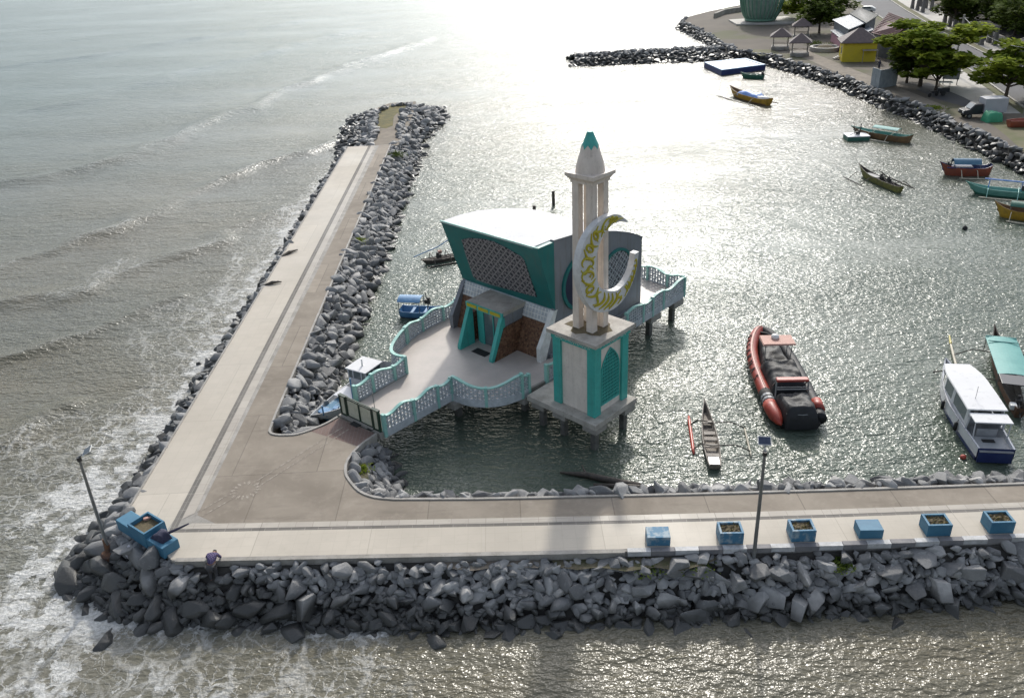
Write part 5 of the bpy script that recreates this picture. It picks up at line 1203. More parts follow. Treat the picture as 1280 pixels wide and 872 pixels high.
a, b = at(742,606,.3), at(838,612,.35); tag(MB().tube([a, a.lerp(b,.5)+Vector((0,0,.05)), b], [.1,.14,.08], 8).build('driftwood_log', M['wood_dark'], smooth=True), 'second weathered log wedged between the pale lagoon boulders', 'log')
for (px, py), (qx, qy), lab in (((372,312),(352,322),'blackened driftwood branch on the upper broken notch of the promenade arm'), ((352,352),(330,358),'blackened driftwood branch on the lower broken notch of the promenade arm')):
    a, b = at(px, py, PZ+.1), at(qx, qy, PZ-.1); tag(MB().tube([a, a.lerp(b,.5)+Vector((0,0,.15)), b], [.05,.13,.16], 6).tube([a.lerp(b,.55), a.lerp(b,.35)+Vector((.1,.55,.0))], [.08,.02], 6).build('driftwood_branch', M['wood_dark']), lab, 'driftwood')
# ------------------------------------------------------------------ solar lamps
def lamp(px, py, z, h, label, lean, panel_rz, foot=None):
    p = at(px, py, z); t = empty('street_lamp', p, 0, label, 'street lamp', 'solar street lamps on the promenade edge')
    top = Vector((lean[0], lean[1], h))
    MB().tube([(0,0,-.5), top*.5, top], [.085, .075, .055], 10).build('pole', M['galv'], t, smooth='auto')
    MB().tube([top*.965, top*1.0], .10, 8).build('collar', M['dark_metal'], t)
    d = Vector((math.cos(panel_rz), math.sin(panel_rz), 0)); n = Vector((-d.y, d.x, 0))
    MB().tube([top, top+d*.36+Vector((0,0,.20))], .03, 6).build('arm', M['galv'], t)
    c = top + d*.40 + Vector((0,0,.24)); Mx = Matrix.Translation(c) @ Matrix.Rotation(panel_rz, 4, 'Z') @ Matrix.Rotation(R(-26), 4, 'Y')
    pn = MB().box((0,0,0), (.40,.52,.03), M4=Mx).build('panel_frame', M['white'], t)
    MB().box((0,0,.021), (.34,.46,.012), M4=Mx).box((0,0,-.021), (.34,.46,.012), M4=Mx).build('solar_cells', M['panel'], pn)
    Ml = Matrix.Translation(top + d*.42 + Vector((0,0,.10))) @ Matrix.Rotation(panel_rz, 4, 'Z')
    MB().box((0,0,0), (.32,.14,.05), M4=Ml).build('lamp_head', M['galv'], t, bev=.02)
    return t
lamp(943, 690, PZ, 5.2, 'upright solar street lamp standing between the planters', (-.05, 0), R(80))
l2 = lamp(137, 692, 1.2, 5.5, 'leaning solar street lamp rising from the rocks at the sea corner', (.22, -.1), R(15))
MB().lathe([(.42,-.3), (.40,.05), (.3,.16), (.14,.2), (.1,.9)], (0,0,0), 14).build('rusty_footing', M['rust'], l2)

# ------------------------------------------------------------------ planters along the painted kerb
def planter(px, worn, filled, i, label):
    p = at(px, 686, PZ); y = fy(p.x)+.66; c = (p.x, y, PZ)
    t = empty('planter', c, -.045 + .01*((i*7) % 3-1), label, 'planter', 'blue concrete planters along the front promenade')
    w, d, h = (1.02, .80, .60) if filled else (1.0, .74, .46); m = M['planter_worn' if worn else 'planter_blue']; th = .10
    b = MB()
    if filled:
        for sx in (-1, 1): b.box((sx*(w/2-th/2), 0, h/2), (th, d, h))
        for sy in (-1, 1): b.box((0, sy*(d/2-th/2), h/2), (w-2*th, th, h))
        b.build('box', m, t, bev=.012)
        r = random.Random(i); n = 10; vs = []
        for a in range(n+1):
            for e in range(n+1): vs.append((lerp(-w/2+th, w/2-th, a/n), lerp(-d/2+th, d/2-th, e/n), h-.10+r.uniform(-.03,.05)))
        MB().add(vs, [(a*(n+1)+e, (a+1)*(n+1)+e, (a+1)*(n+1)+e+1, a*(n+1)+e+1) for a in range(n) for e in range(n)]).build('soil', M['soil'], t)
        wd = MB(); wd.tone = []
        for k in range(20):
            x, y_ = r.uniform(-.36,.36), r.uniform(-.26,.26); a = r.uniform(0, 2*PI); s = r.uniform(.04,.09); q = Vector((x, y_, h-.06)); u_ = Vector((math.cos(a)*s, math.sin(a)*s, r.uniform(.02,.1))); v_ = Vector((-math.sin(a)*s*.4, math.cos(a)*s*.4, 0))
            wd.quad(q, q+u_*.6+v_, q+u_*1.4, q+u_*.6-v_); wd.tone += [r.random()]*4
        wd.build('weeds', M['leaf_dry'], t)
    else: b.box((0, 0, h/2), (w, d, h)).build('box', m, t, bev=.02)
PL = [(825, True, False, 'faded low blue planter block with no soil, leftmost of the row'), (917, True, True, 'badly flaked blue and white planter just left of the lamp post'), (1009, True, True, 'flaked blue planter with a white rim just right of the lamp post'),
      (1097, False, False, 'solid blue block planter without soil in the right half of the row'), (1185, False, True, 'clean blue planter full of soil, second from the right edge'), (1268, False, True, 'blue planter cut by the right edge of the view')]
for i, (px, wn, fl, lab) in enumerate(PL): planter(px, wn, fl, i, lab)
# broken trough planter across the chamfered corner
a, b = at(150,655,PZ), at(212,694,PZ); c = (a+b)/2; d = b-a; L = d.length; rz = math.atan2(d.y, d.x)
tr = empty('trough_planter', (c.x+.15, c.y+.15, PZ-.12), rz, 'long blue trough planter with a raised soil box across the promenade corner', 'planter')
MB().box((0, 0, .30), (L*.94, .82, .60)).build('trough', M['planter_blue'], tr, bev=.03)
q = MB(); w, dd, h, th = 1.32, 1.08, .86, .09
for sx in (-1, 1): q.box((-.05+sx*(w/2-th/2), .1, h/2+.02), (th, dd, h))
for sy in (-1, 1): q.box((-.05, .1+sy*(dd/2-th/2), h/2+.02), (w-2*th, th, h))
q.build('soil_box', M['planter_blue'], tr, bev=.012); MB().box((-.05, .1, .62), (w-2*th, dd-2*th, .1)).build('soil', M['soil'], tr)
tag(MB().box((0,0,.06), (.22,.16,.12), .4).box((.12,.05,.05), (.18,.1,.08), 1).build('red_litter', M['pink'], loc=tr.location + Matrix.Rotation(rz, 3, 'Z') @ Vector((-.48, .35, .675)), bev=.02), 'scrap of red litter in the raised soil box of the corner planter', 'litter')
bp = tr.location + Matrix.Rotation(rz, 3, 'Z') @ Vector((1.25, .05, .60))
bu = empty('cloth_bundle', bp, rz, 'crumpled navy bundle with a long handle on the right end of the corner planter', 'bundle')  # bundle shape stands in for a broken piece of driftwood
lump(-.5, .35, .32, .25, .0, .22, 4.4, 12, 8).build('cloth', M['navy_cloth'], bu, smooth=True); MB().tube([(.1,.1,.2), (.45,.55,.35), (.75,.95,.5)], [.08,.06,.035], 6).build('handle', M['navy_cloth'], bu)
sk = at(166,694,1.35); ss = MB(); ss.lathe([(.12,-.1), (.26,0), (.28,.2), (.2,.4), (.08,.5), (.11,.58)], (0,0,0), 12); 
for i, v in enumerate(ss.v): k = noise.noise(Vector(v)*5)*.07; ss.v[i] = (v[0]*(1+k*3), v[1]*(1+k*2), v[2]+k)
tag(ss.build('rubbish_sack', M['sack'], loc=(sk.x, sk.y, sk.z), base=(0,0,0), smooth=True), 'white rubbish sack dumped on the rocks below the corner planter', 'sack')

# ------------------------------------------------------------------ person bending over the promenade edge, seen from behind
def skin_mesh(name, joints, bones, mat, parent, sub=2):
    me = bpy.data.meshes.new(name); keys = list(joints); me.from_pydata([joints[k][0] for k in keys], [(keys.index(a), keys.index(b)) for a, b in bones], []); o = bpy.data.objects.new(name, me); COL.objects.link(o); o.parent = parent
    sm = o.modifiers.new('skin', 'SKIN'); sm.use_smooth_shade = True; s2 = o.modifiers.new('sub', 'SUBSURF'); s2.levels = s2.render_levels = sub
    for i, k in enumerate(keys): r = joints[k][1]; me.skin_vertices[0].data[i].radius = (r, r) if not isinstance(r, tuple) else r
    me.skin_vertices[0].data[0].use_root = True; me.materials.append(mat); return o
if True:
    p = at(275, 711, 1.15); pe = empty('person', (p.x, fy(p.x)-.42, 1.15), 0, 'person in a purple checked shirt bending over the promenade edge', 'person')
    J = {'pelvis': ((0,0,.88), .15), 'spine': ((0,.20,1.04), .16), 'chest': ((0,.42,1.12), .17), 'neck': ((0,.56,1.10), .065), 'head0': ((0,.63,1.07), .085), 'head': ((0,.71,1.02), .105), 'crown': ((0,.77,.95), .085)}
    bones = [('pelvis','spine'), ('spine','chest'), ('chest','neck'), ('neck','head0'), ('head0','head'), ('head','crown')]
    for s, nm in ((-1,'l'), (1,'r')):
        J.update({nm+'hip': ((s*.11,-.02,.82), .115), nm+'knee': ((s*.13,.06,.45), .072), nm+'ank': ((s*.13,-.02,.08), .045), nm+'toe': ((s*.14,.16,.04), .04),
                  nm+'sh': ((s*.20,.44,1.12), .075), nm+'elb': ((s*.31,.46,.96), .05), nm+'wri': ((s*.28,.52,.89), .034), nm+'palm': ((s*.27,.56,.875), .034)})
        bones += [('pelvis',nm+'hip'), (nm+'hip',nm+'knee'), (nm+'knee',nm+'ank'), (nm+'ank',nm+'toe'), ('chest',nm+'sh'), (nm+'sh',nm+'elb'), (nm+'elb',nm+'wri'), (nm+'wri',nm+'palm')]
        for f in range(5):
            a = (f-2)*.011; l = (.055,.075,.08,.075,.055)[f] if f else .06; k1, k2 = nm+'f%d' % f, nm+'g%d' % f; x = s*.26+a*2
            J[k1] = ((x+(.03*-s if f == 0 else 0), .56+l*.6, .872), .009); J[k2] = ((x+(.04*-s if f == 0 else 0), .56+l, .862), .008); bones += [(nm+'palm', k1), (k1, k2)]
    body = skin_mesh('body', J, bones, M['skin'], pe, 1)
    S = {k: (J[k][0], J[k][1]*1.13) for k in ('pelvis','spine','chest','lsh','rsh','lelb','relb')}; S['neck'] = ((0,.51,1.11), .09)
    S['lcuff'] = (tuple(Vector(J['lelb'][0]).lerp(Vector(J['lwri'][0]), .6)), .052); S['rcuff'] = (tuple(Vector(J['relb'][0]).lerp(Vector(J['rwri'][0]), .6)), .052)
    skin_mesh('shirt', S, [('pelvis','spine'), ('spine','chest'), ('chest','neck'), ('chest','lsh'), ('chest','rsh'), ('lsh','lelb'), ('rsh','relb'), ('lelb','lcuff'), ('relb','rcuff')], M['plaid'], pe)
    T = {'pelvis': ((0,.0,.86), .175)}; tb_ = []
    for nm in 'lr':
        T[nm+'hip'] = (J[nm+'hip'][0], .135); T[nm+'knee'] = (J[nm+'knee'][0], .092); T[nm+'ank'] = (tuple(Vector(J[nm+'ank'][0])+Vector((0,0,.03))), .07); tb_ += [('pelvis',nm+'hip'), (nm+'hip',nm+'knee'), (nm+'knee',nm+'ank')]
    skin_mesh('trousers', T, tb_, M['trousers'], pe)
    skin_mesh('hair', {'a': ((0,.64,1.12), .075), 'b': ((0,.74,1.07), .085), 'c': ((0,.80,.99), .07)}, [('a','b'), ('b','c')], M['hair'], pe)
    tag(MB().box((0,0,-.32), (.75,.6,.7), .2).build('stone_step', M['conc_dark'], loc=(p.x, fy(p.x)-.42, 1.13), base=(0,0,0), bev=.08), 'flat dark footing stone under the bending person', 'stone')
# weeds on the seaward bank
def tuft(c, r, n, label, mat='leaf', hgt=.4, nm='bush'):
    mb = MB(); mb.tone = []; rr = random.Random(int(c[0]*100))
    for k in range(n):
        q = Vector((rr.gauss(0,.45)*r, rr.gauss(0,.45)*r, 0)); a = rr.uniform(0, 2*PI); h = hgt*rr.uniform(.3, 1)*max(.2, 1-(q.length/r)**2*.5); q.z = rr.uniform(0, .6)*h; s = rr.uniform(.05,.13)*max(.8, r)
        u_ = Vector((math.cos(a)*s, math.sin(a)*s, rr.uniform(-.3,.9)*s)); v_ = Vector((-math.sin(a), math.cos(a), rr.uniform(-.3,.3)))*s*.4
        mb.quad(q-u_, q+v_, q+u_, q-v_); mb.tone += [rr.random()]*4
    for k in range(5): mb.tube([(0,0,-.2), (rr.uniform(-.4,.4)*r, rr.uniform(-.4,.4)*r, hgt*.6)], [.02,.006], 4); mb.tone += [.2]*8
    return tag(mb.build(nm, M[mat], base=(0,0,0), loc=c), label, 'plant')
p = at(1052,707,1.5); tuft(p, .5, 260, 'dark low bush growing between the boulders right of the lamp post', 'leaf_dark', .35)
p = at(489,378,1.7); tuft((-12.9,68.5,1.75), .8, 300, 'small green bush beside the kerb halfway along the promenade arm', 'leaf', .5)
tuft((-12.7,97.5,1.75), 1.3, 500, 'green bush at the far right corner of the promenade arm', 'leaf_dark', .6)
tuft((-8.0,34.6,1.72), .5, 260, 'green weeds beside the curved kerb by the gate', 'leaf', .25)
for x, lab in ((5.3, 'trailing weeds under the leftmost planter'), (7.4, 'patch of weeds on the mossy ledge between the first two planters')): tuft((x, fy(x)-.45, 1.62), .7, 300, lab, 'leaf_dark', .18)
# ------------------------------------------------------------------ far shore
def ap(px, py, z=1.4): q = at(px, py, z); return (q.x, q.y)
land = [(x+1.7, y+.5) for x, y in SHORE] + [(1500, 420), (1500, 20)]
GZ = 1.4
mland, nt, p = new_mat('sandy_beach_ground'); w = wpos(nt); mland_n = ramp(nt, noise_(nt, w, .12, 7, .65), ((.36, 0), (.64, 1)))
c = mix(nt, mland_n, (.100,.086,.068), (.135,.112,.086)); gmask = ramp(nt, noise_(nt, w, .07, 6, .6), ((.52, 0), (.62, .8))); c = mix(nt, gmask, c, (.085,.09,.035))
c = mix(nt, ramp(nt, noise_(nt, w, 1.3, 6, .7), ((.55, 0), (.7, .5))), c, (.09,.08,.07)); nt.links.new(c, p.inputs['Base Color']); p.inputs['Roughness'].default_value = .95
structure(MB().prism(land, -2, GZ), 'beach_ground', mland)
rl = [ap(1062,-4,1.5), ap(1085,11,1.5), ap(1130,40,1.5), ap(1186,69,1.5), ap(1216,89,1.5), ap(1290,141,1.5), ap(1400,220,1.5)]
rr_ = [ap(1107,-4,1.5), ap(1131,12,1.5), ap(1180,41,1.5), ap(1236,69,1.5), ap(1263,83,1.5), ap(1340,132,1.5), ap(1450,205,1.5)]
far0 = (lerp(rl[0][0], rl[1][0], -6), lerp(rl[0][1], rl[1][1], -6)); far1 = (lerp(rr_[0][0], rr_[1][0], -6), lerp(rr_[0][1], rr_[1][1], -6))
def off(pts, d): # shift a polyline sideways (to the right of travel)
    out = []
    for i, p in enumerate(pts):
        t = (Vector(pts[min(i+1, len(pts)-1)])-Vector(pts[max(i-1, 0)])).normalized(); out.append((p[0]-t.y*d, p[1]+t.x*d))
    return out
RL, RR = [far0]+rl, [far1]+rr_
sheet('road', RL + RR[::-1], GZ+.02, M['asphalt'])
sheet('verge', RR + off(RR, 1.6)[::-1], GZ+.012, M['verge']); sheet('verge', off(RL, -1.2) + RL[::-1], GZ+.012, M['verge'])
sheet('seafront_walk', off(RR, 1.6) + off(RR, 7.5)[::-1], GZ+.03, M['pavers'])
sheet('paved_forecourt', off(RL, -6.5)[3:7] + off(RL, -1.2)[3:7][::-1], GZ+.008, M['pavers'])
kk = MB()
for P in (RR, RL):
    for a, b in zip(P[:-1], P[1:]):
        d = Vector((b[0]-a[0], b[1]-a[1], 0)); kk.box(((a[0]+b[0])/2, (a[1]+b[1])/2, GZ+.07), (d.length, .25, .15), math.atan2(d.y, d.x))
structure(kk, 'road_kerb', M['kerb'])
lw_ = MB()
for P, d in ((off(RR, 7.5), 0), ):
    for a, b in zip(P[:-1], P[1:]):
        v = Vector((b[0]-a[0], b[1]-a[1], 0)); lw_.box(((a[0]+b[0])/2, (a[1]+b[1])/2, GZ+.3), (v.length, .3, .6), math.atan2(v.y, v.x))
tag(lw_.build('boundary_wall', M['pavers']), 'long low pale wall along the tree side of the seafront walk', 'wall')
# beach paths
sheet('beach_path', [ap(x, y) for x, y in ((990,66), (1040,88), (1100,112), (1180,140), (1185,134), (1110,104), (1050,80), (1000,60))], GZ+.006, M['dirt'])
sheet('concrete_pad', [ap(x, y) for x, y in ((1160,103), (1205,122), (1226,133), (1218,137), (1172,124), (1145,112))], GZ+.012, M['asphalt'])
sheet('grass_patch', [ap(x, y) for x, y in ((1235,152), (1285,150), (1300,200), (1280,190), (1258,170))], GZ+.006, M['verge'])
sheet('grass_patch', [ap(x, y) for x, y in ((935,62), (965,62), (975,67), (950,70))], GZ+.006, M['verge'])

# trees: branching trunk, crown of leaf clumps with holes
def tree(px, py, h, cr, label, n=2600, leaf='leaf', seed=1, layers=None, trunkh=.30, flat=.66, loc=None):
    base = at(px, py, GZ) if loc is None else Vector(loc); rr = random.Random(seed)
    t = empty('tree', (base.x, base.y, GZ), rr.uniform(0, 6), label, 'tree', 'trees on the far shore')
    tk = MB(); tk.tube([(0,0,-.3), (.1,.05,h*trunkh*.6), (.05,.1,h*trunkh)], [h*.035, h*.027, h*.022], 8); cl = []
    nb = 10
    for k in range(nb):
        a = 2*PI*k/nb + rr.uniform(-.3,.3); z0 = h*trunkh*rr.uniform(.75, 1); ln = cr*rr.uniform(.55,.95); e = Vector((math.cos(a)*ln, math.sin(a)*ln, h*rr.uniform(trunkh-.02, .88))); m_ = Vector((math.cos(a)*ln*.5, math.sin(a)*ln*.5, lerp(z0, e.z, .62)))
        tk.tube([(0.05,.08,z0), m_, e], [h*.016, h*.010, h*.004], 6)
        cl.append((e, rr.uniform(.30,.45)*cr)); cl.append((m_+Vector((rr.uniform(-1,1), rr.uniform(-1,1), .4))*cr*.15, rr.uniform(.25,.36)*cr))
    tk.tube([(.05,.1,h*trunkh), (0,0,h*.9)], [h*.022, h*.006], 6); cl.append((Vector((0,0,h*.9)), cr*.36)); cl.append((Vector((cr*.1,0,h*.72)), cr*.42))
    if layers: cl = [(Vector((c.x, c.y, round(c.z/(h*.17))*h*.17)), r) for c, r in cl]
    tk.build('trunk', M['bark'], t, smooth='auto')
    cw = MB(); V, Fc, tone = [], [], []; tot = sum(r**2 for _, r in cl)
    for c, r in cl:
        ct = rr.random()*.5
        for _ in range(int(n*r*r/tot)):
            d = Vector((rr.gauss(0,1), rr.gauss(0,1), rr.gauss(0,1))).normalized()*r*rr.uniform(.35, 1.08); d.z *= flat*(.45 if layers else 1)
            q = c+d; a = rr.uniform(0, 2*PI); s = rr.uniform(.28,.62)*(cr/4.5)**.4; u_ = Vector((math.cos(a), math.sin(a), rr.uniform(-.5,.35)))*s; v_ = Vector((-math.sin(a), math.cos(a), rr.uniform(-.5,.5)))*s*.55
            i = len(V); V += [q-u_, q+v_, q+u_, q-v_]; Fc.append((i, i+1, i+2, i+3)); tone += [min(1, ct + rr.random()*.5)]*4
    cw.v = [tuple(v) for v in V]; cw.f = Fc; cw.m = [0]*len(Fc); cw.tone = tone
    cw.build('crown', M[leaf], t); return t
tree(1150,108,9.5,6.2,'large spreading tree with tiered green branches beside the zinc fence',5200,'leaf',3,layers=True)
tree(1133,104,6.4,3.6,'darker tree overlapping the left side of the large tiered tree',2400,'leaf_dark',14)
tree(1168,116,6.2,4.2,'lower bright green tree in front of the large tiered tree',2600,'leaf',15,layers=True)
tree(1256,126,8.0,4.9,'airy light green tree with open tiers right of the road',3200,'leaf',5,layers=True)
tree(1312,128,7.0,4.0,'leafy green tree cut by the right edge of the view',2200,'leaf',6)
tree(1024,42,7.5,5.0,'dark broad tree behind the brown roofed gazebos',3000,'leaf_dark',7)
tree(1000,26,6.5,5.2,'brighter green tree right of the ribbed green egg',2600,'leaf',8)
tree(1045,18,6.5,5,'dark tree at the top edge behind the grey shop roofs',2200,'leaf_dark',9)
tree(1193,36,7.5,4.2,'dark tree on the seafront walk between the two pergolas',2800,'leaf_dark',10)
tree(1212,24,8,4.6,'second dark tree behind the walk, left of the forest',2400,'leaf_dark',11)
k = 0
for px, py, h, cr in ((1232,27,8.5,5.2), (1250,36,8.5,5.2), (1268,45,9,5.4), (1290,55,9.5,6), (1240,10,9,5.6), (1262,20,9.5,6), (1285,30,10,6.4), (1225,2,8.5,5.6), (1308,40,10,6.5), (1183,4,8,5), (1205,-6,9,6), (1325,70,9,6), (1240,-12,10,7), (1270,2,10,6.5), (1295,10,10,7), (1330,25,10,7)):
    k += 1; tree(px, py, h, cr, 'dense dark tree in the wood behind the seafront walk', 2300, 'leaf_dark', 30+k, trunkh=.18)
sheet('wood_floor', [ap(x, y) for x, y in ((1236,48), (1300,84), (1420,150), (1420,-20), (1230,-20), (1190,8))], GZ+.05, M['bank'])
for px, py in ((1040,58), (1020,56), (1088,40)): tuft(Vector((*ap(px, py), GZ)), 1.9, 420, {1040:'scrubby bush beside the round stone ring', 1020:'scrubby bush behind the gazebos', 1088:'scrubby bush by the maroon roofed house'}[px], 'leaf_dark', 1.5)
tuft(Vector((*ap(1168,135), GZ)), 1.5, 350, 'low weeds on the shore below the big tree', 'leaf', .5)

# ribbed egg
p = at(950,28,GZ); eg = empty('ribbed_egg', (p.x, p.y, GZ), 0, 'tall sage green egg of vertical ribs cut by the top edge', 'landmark')
prof = [(3.3,.8), (4.1,2.2), (4.75,4.5), (5.0,7), (4.7,9.6), (3.9,12), (2.6,14), (1.0,15.3)]
pr = [(v.x, v.y) for v in spline([(a, b, 0) for a, b in prof], 22)]
for k in range(30):
    a = 2*PI*k/30; MB().tube([(r*math.cos(a), r*math.sin(a), z) for r, z in pr], .17, 6).build('rib', M['egg_green'], eg)
MB().lathe([(r*.80, z) for r, z in pr], (0,0,0), 36).build('core', M['egg_core'], eg, smooth=True)
MB().lathe([(3.5,.55), (3.55,.95), (3.3,1.0)], (0,0,0), 36).build('base_ring', M['egg_green'], eg); MB().lathe([(2.2,-.2), (2.2,.6)], (0,0,0), 24).build('foot', M['conc'], eg)
tag(MB().prism([(p.x-6.5,p.y-4), (p.x+5,p.y-6), (p.x+9,p.y-3), (p.x+8,p.y+6), (p.x-6,p.y+5)], GZ-.5, GZ+.35).build('stone_plinth', M['pavers'], bev=.1), 'low stone plinth under the ribbed green egg', 'plinth')
sw = MB()
P = [ap(x, y) for x, y in ((893,23), (905,18), (930,14))]
for a, b in zip(P[:-1], P[1:]): v = Vector((b[0]-a[0], b[1]-a[1], 0)); sw.box(((a[0]+b[0])/2, (a[1]+b[1])/2, GZ+.3), (v.length, .5, 1.6), math.atan2(v.y, v.x))
tag(sw.build('sea_wall', M['conc']), 'low grey concrete sea wall left of the ribbed egg', 'wall')

def hip_roof(mb, w, d, h, z, ridge=0.0, ov=.4):
    a, b = w/2+ov, d/2+ov; r = ridge/2; vs = [(-a,-b,z), (a,-b,z), (a,b,z), (-a,b,z), (-r,0,z+h), (r,0,z+h)] + [(-a,-b,z-.12), (a,-b,z-.12), (a,b,z-.12), (-a,b,z-.12)]
    return mb.add(vs, [(0,1,5,4), (1,2,5), (2,3,4,5), (3,0,4), (6,7,1,0), (7,8,2,1), (8,9,3,2), (9,6,0,3), (9,8,7,6)])
RZ = R(-38)
def gazebo(px, py, label, s=1.0):
    p = at(px, py, GZ); g = empty('gazebo', (p.x, p.y, GZ), RZ+R(20), label, 'gazebo', 'beach gazebos')
    r = hip_roof(MB(), 2.9*s, 2.9*s, 1.35*s, 2.35, .2, .5).build('roof', M['roof_brown'], g)
    for sx in (-1, 1):
        for sy in (-1, 1): MB().box((sx*1.3*s, sy*1.3*s, 1.2), (.18,.18,2.4)).build('post', M['wood'], g)
    MB().box((0,0,.25), (3.2*s, 3.2*s, .5)).build('floor', M['conc'], g, bev=.03)
    rl_ = MB()
    for sx, sy, lx, ly in ((0,1,2.6,.08), (1,0,.08,2.6), (-1,0,.08,2.6)): rl_.box((sx*1.3*s, sy*1.3*s, .95), (lx*s, ly*s, .1)).box((sx*1.3*s, sy*1.3*s, .7), (lx*s, ly*s, .08))
    rl_.build('railing', M['wood'], g); st_ = MB()
    for k in range(3): st_.box((0, -1.75*s-k*.28, .38-k*.13), (1.3, .28, .1))
    st_.build('steps', M['kerb'], g)
gazebo(975,61,'left brown roofed gazebo nearest the ribbed egg'); gazebo(1001,47,'brown roofed gazebo farthest back among the three'); gazebo(999,69,'brown roofed gazebo nearest the water')
# yellow kiosk
p = at(1071,78,GZ); ks = empty('yellow_kiosk', (p.x+.9, p.y+2.5, GZ), R(-14), 'small bright yellow building with a brown hipped roof', 'building')
MB().box((0,0,1.55), (5.3,4.6,3.1)).build('wall', M['yellow_house'], ks); hip_roof(MB(), 5.3, 4.6, 2.0, 3.15, .5, .55).build('roof', M['roof_brown'], ks)
wn_ = MB().box((-2.67, -.6, 1.7), (.06, .8, 1.3)); wf = wn_.build('window', M['white'], ks); MB().box((-2.69, -.6, 1.7), (.06, .62, 1.1)).build('window_pane', M['glass'], wf)
dd_ = MB().box((2.67, 0, 1.1), (.06, 1.0, 2.2)).build('door', M['wood_dark'], ks)
MB().box((1.5, -3.1, 2.0), (2.4, 1.4, .06)).tube([(.4,-3.7,0), (.4,-3.7,2)], .05, 6).tube([(2.6,-3.7,0), (2.6,-3.7,2)], .05, 6).build('lean_to', M['wood'], ks)
st_ = MB()
for k in range(3): st_.box((-2.9-k*.3, 1.0, .4-k*.13), (.3, 1.4, .12))
st_.build('steps', M['kerb'], ks)
p = at(1093,86,GZ); bb2 = empty('person', (p.x, p.y-1.6, GZ), 0, 'tiny person in dark clothes standing by the yellow kiosk', 'person')
skin_mesh('body', {'pel': ((0,0,.92), .15), 'ch': ((0,0,1.3), .17), 'nk': ((0,0,1.48), .07), 'hd': ((0,.02,1.62), .11), 'lk': ((-.1,.02,.48), .08), 'la': ((-.12,0,.06), .06), 'rk': ((.1,.02,.48), .08), 'ra': ((.12,0,.06), .06), 'le': ((-.28,0,1.1), .05), 'lh': ((-.26,.1,.85), .04), 're': ((.28,0,1.1), .05), 'rh': ((.26,.1,.85), .04)},
          [('pel','ch'), ('ch','nk'), ('nk','hd'), ('pel','lk'), ('lk','la'), ('pel','rk'), ('rk','ra'), ('ch','le'), ('le','lh'), ('ch','re'), ('re','rh')], M['navy_cloth'], bb2, 1)
# round stone ring
p = at(1031,63,GZ); rg_ = empty('stone_ring', (p.x, p.y, GZ), 0, 'round stone planter ring between gazebos and yellow kiosk', 'planter')
MB().lathe([(2.7,0), (2.7,.7), (2.2,.72), (2.1,.3)], (0,0,0), 28).build('ring_wall', M['pavers'], rg_); MB().lathe([(2.15,.3), (1.2,.75), (.3,1.0)], (0,0,0), 20).build('mound', M['soil'], rg_, smooth=True)
# shops: zinc and dark roofs
def shed(c, rz, w, d, h, roofmat, label, rise=.7, wall='wall_shop', nm='shop', corr=False):
    t = empty(nm, c, rz, label, 'building', 'shops by the beach'); MB().box((0,0,h/2), (w,d,h)).build('wall', M[wall], t)
    rf_ = MB(); a, b = w/2+.4, d/2+.5; rf_.add([(-a,-b,h+.05), (a,-b,h+.05), (a,b,h+rise), (-a,b,h+rise), (-a,-b,h-.03), (a,-b,h-.03), (a,b,h+rise-.08), (-a,b,h+rise-.08)], [(0,1,2,3), (7,6,5,4), (0,4,5,1), (1,5,6,2), (2,6,7,3), (3,7,4,0)])
    n = int(2*a/.5)
    for k in range(n): x = -a+.25+k*.5; rf_.tube([(x,-b,h+.06), (x,b,h+rise+.01)], .05, 4)
    rf_.build('roof', M[roofmat], t)
    MB().box((0,-d/2-.03,1.1), (1.4,.06,2.1)).build('door', M['wood_dark'], t)
    for sx in (-1, 1): f = MB().box((sx*w*.3,-d/2-.03,1.6), (w*.22,.06,1.0)).build('window', M['glass'], t)
    return t
def gpt(px, py): q = at(px, py, GZ); return (q.x, q.y, GZ)
def roof_house(name, corners, zs, roofmat, label, wall='wall_shop', sink=.5):
    """roof sheet over surveyed corners, walls dropped below it"""
    P = [at(*q, z) for q, z in zip(corners, zs)]; ctr = sum(P, Vector())/4
    t = empty(name, (ctr.x, ctr.y, GZ), 0, label, 'building', 'shops and houses by the beach')
    n = (P[1]-P[0]).cross(P[3]-P[0]).normalized(); n = n if n.z > 0 else -n
    rf_ = MB().extrude(P, -n*.12); m_ = 14
    for k in range(m_+1): rf_.tube([P[0].lerp(P[1], k/m_)+n*.015, P[3].lerp(P[2], k/m_)+n*.015], .06, 4)
    rf_.build('roof', M[roofmat], t, world=True)
    In = [ctr.lerp(p, .86) for p in P]; w_ = MB(); vs = [(p.x, p.y, GZ-.2) for p in In] + [(p.x, p.y, p.z-.25) for p in In]
    w_.add(vs, [(3,2,1,0), (4,5,6,7), (0,1,5,4), (1,2,6,5), (2,3,7,6), (3,0,4,7)]); w_.build('wall', M[wall], t, world=True)
    a_, b_ = In[3], In[2]; dv = (b_-a_); dv.z = 0; ln = dv.length; dv.normalize(); nn = Vector((dv.y, -dv.x, 0)); rz_ = math.atan2(dv.y, dv.x)
    if nn.dot(Vector((a_.x-ctr.x, a_.y-ctr.y, 0))) < 0: nn = -nn
    q = a_ + dv*ln*.3 + nn*.04; MB().box((q.x, q.y, GZ+1.05), (1.1, .06, 2.1), rz_).build('door', M['wood_dark'], t, world=True)
    q = a_ + dv*ln*.7 + nn*.04; MB().box((q.x, q.y, GZ+1.5), (1.4, .06, 1.0), rz_).build('window', M['glass'], t, world=True)
    return t
roof_house('shop', [(1040.6,25), (1062,19), (1081,29), (1061,37)], (5.2, 5.8, 5.8, 5.2), 'roof_zinc', 'shop under the larger pale zinc roof')
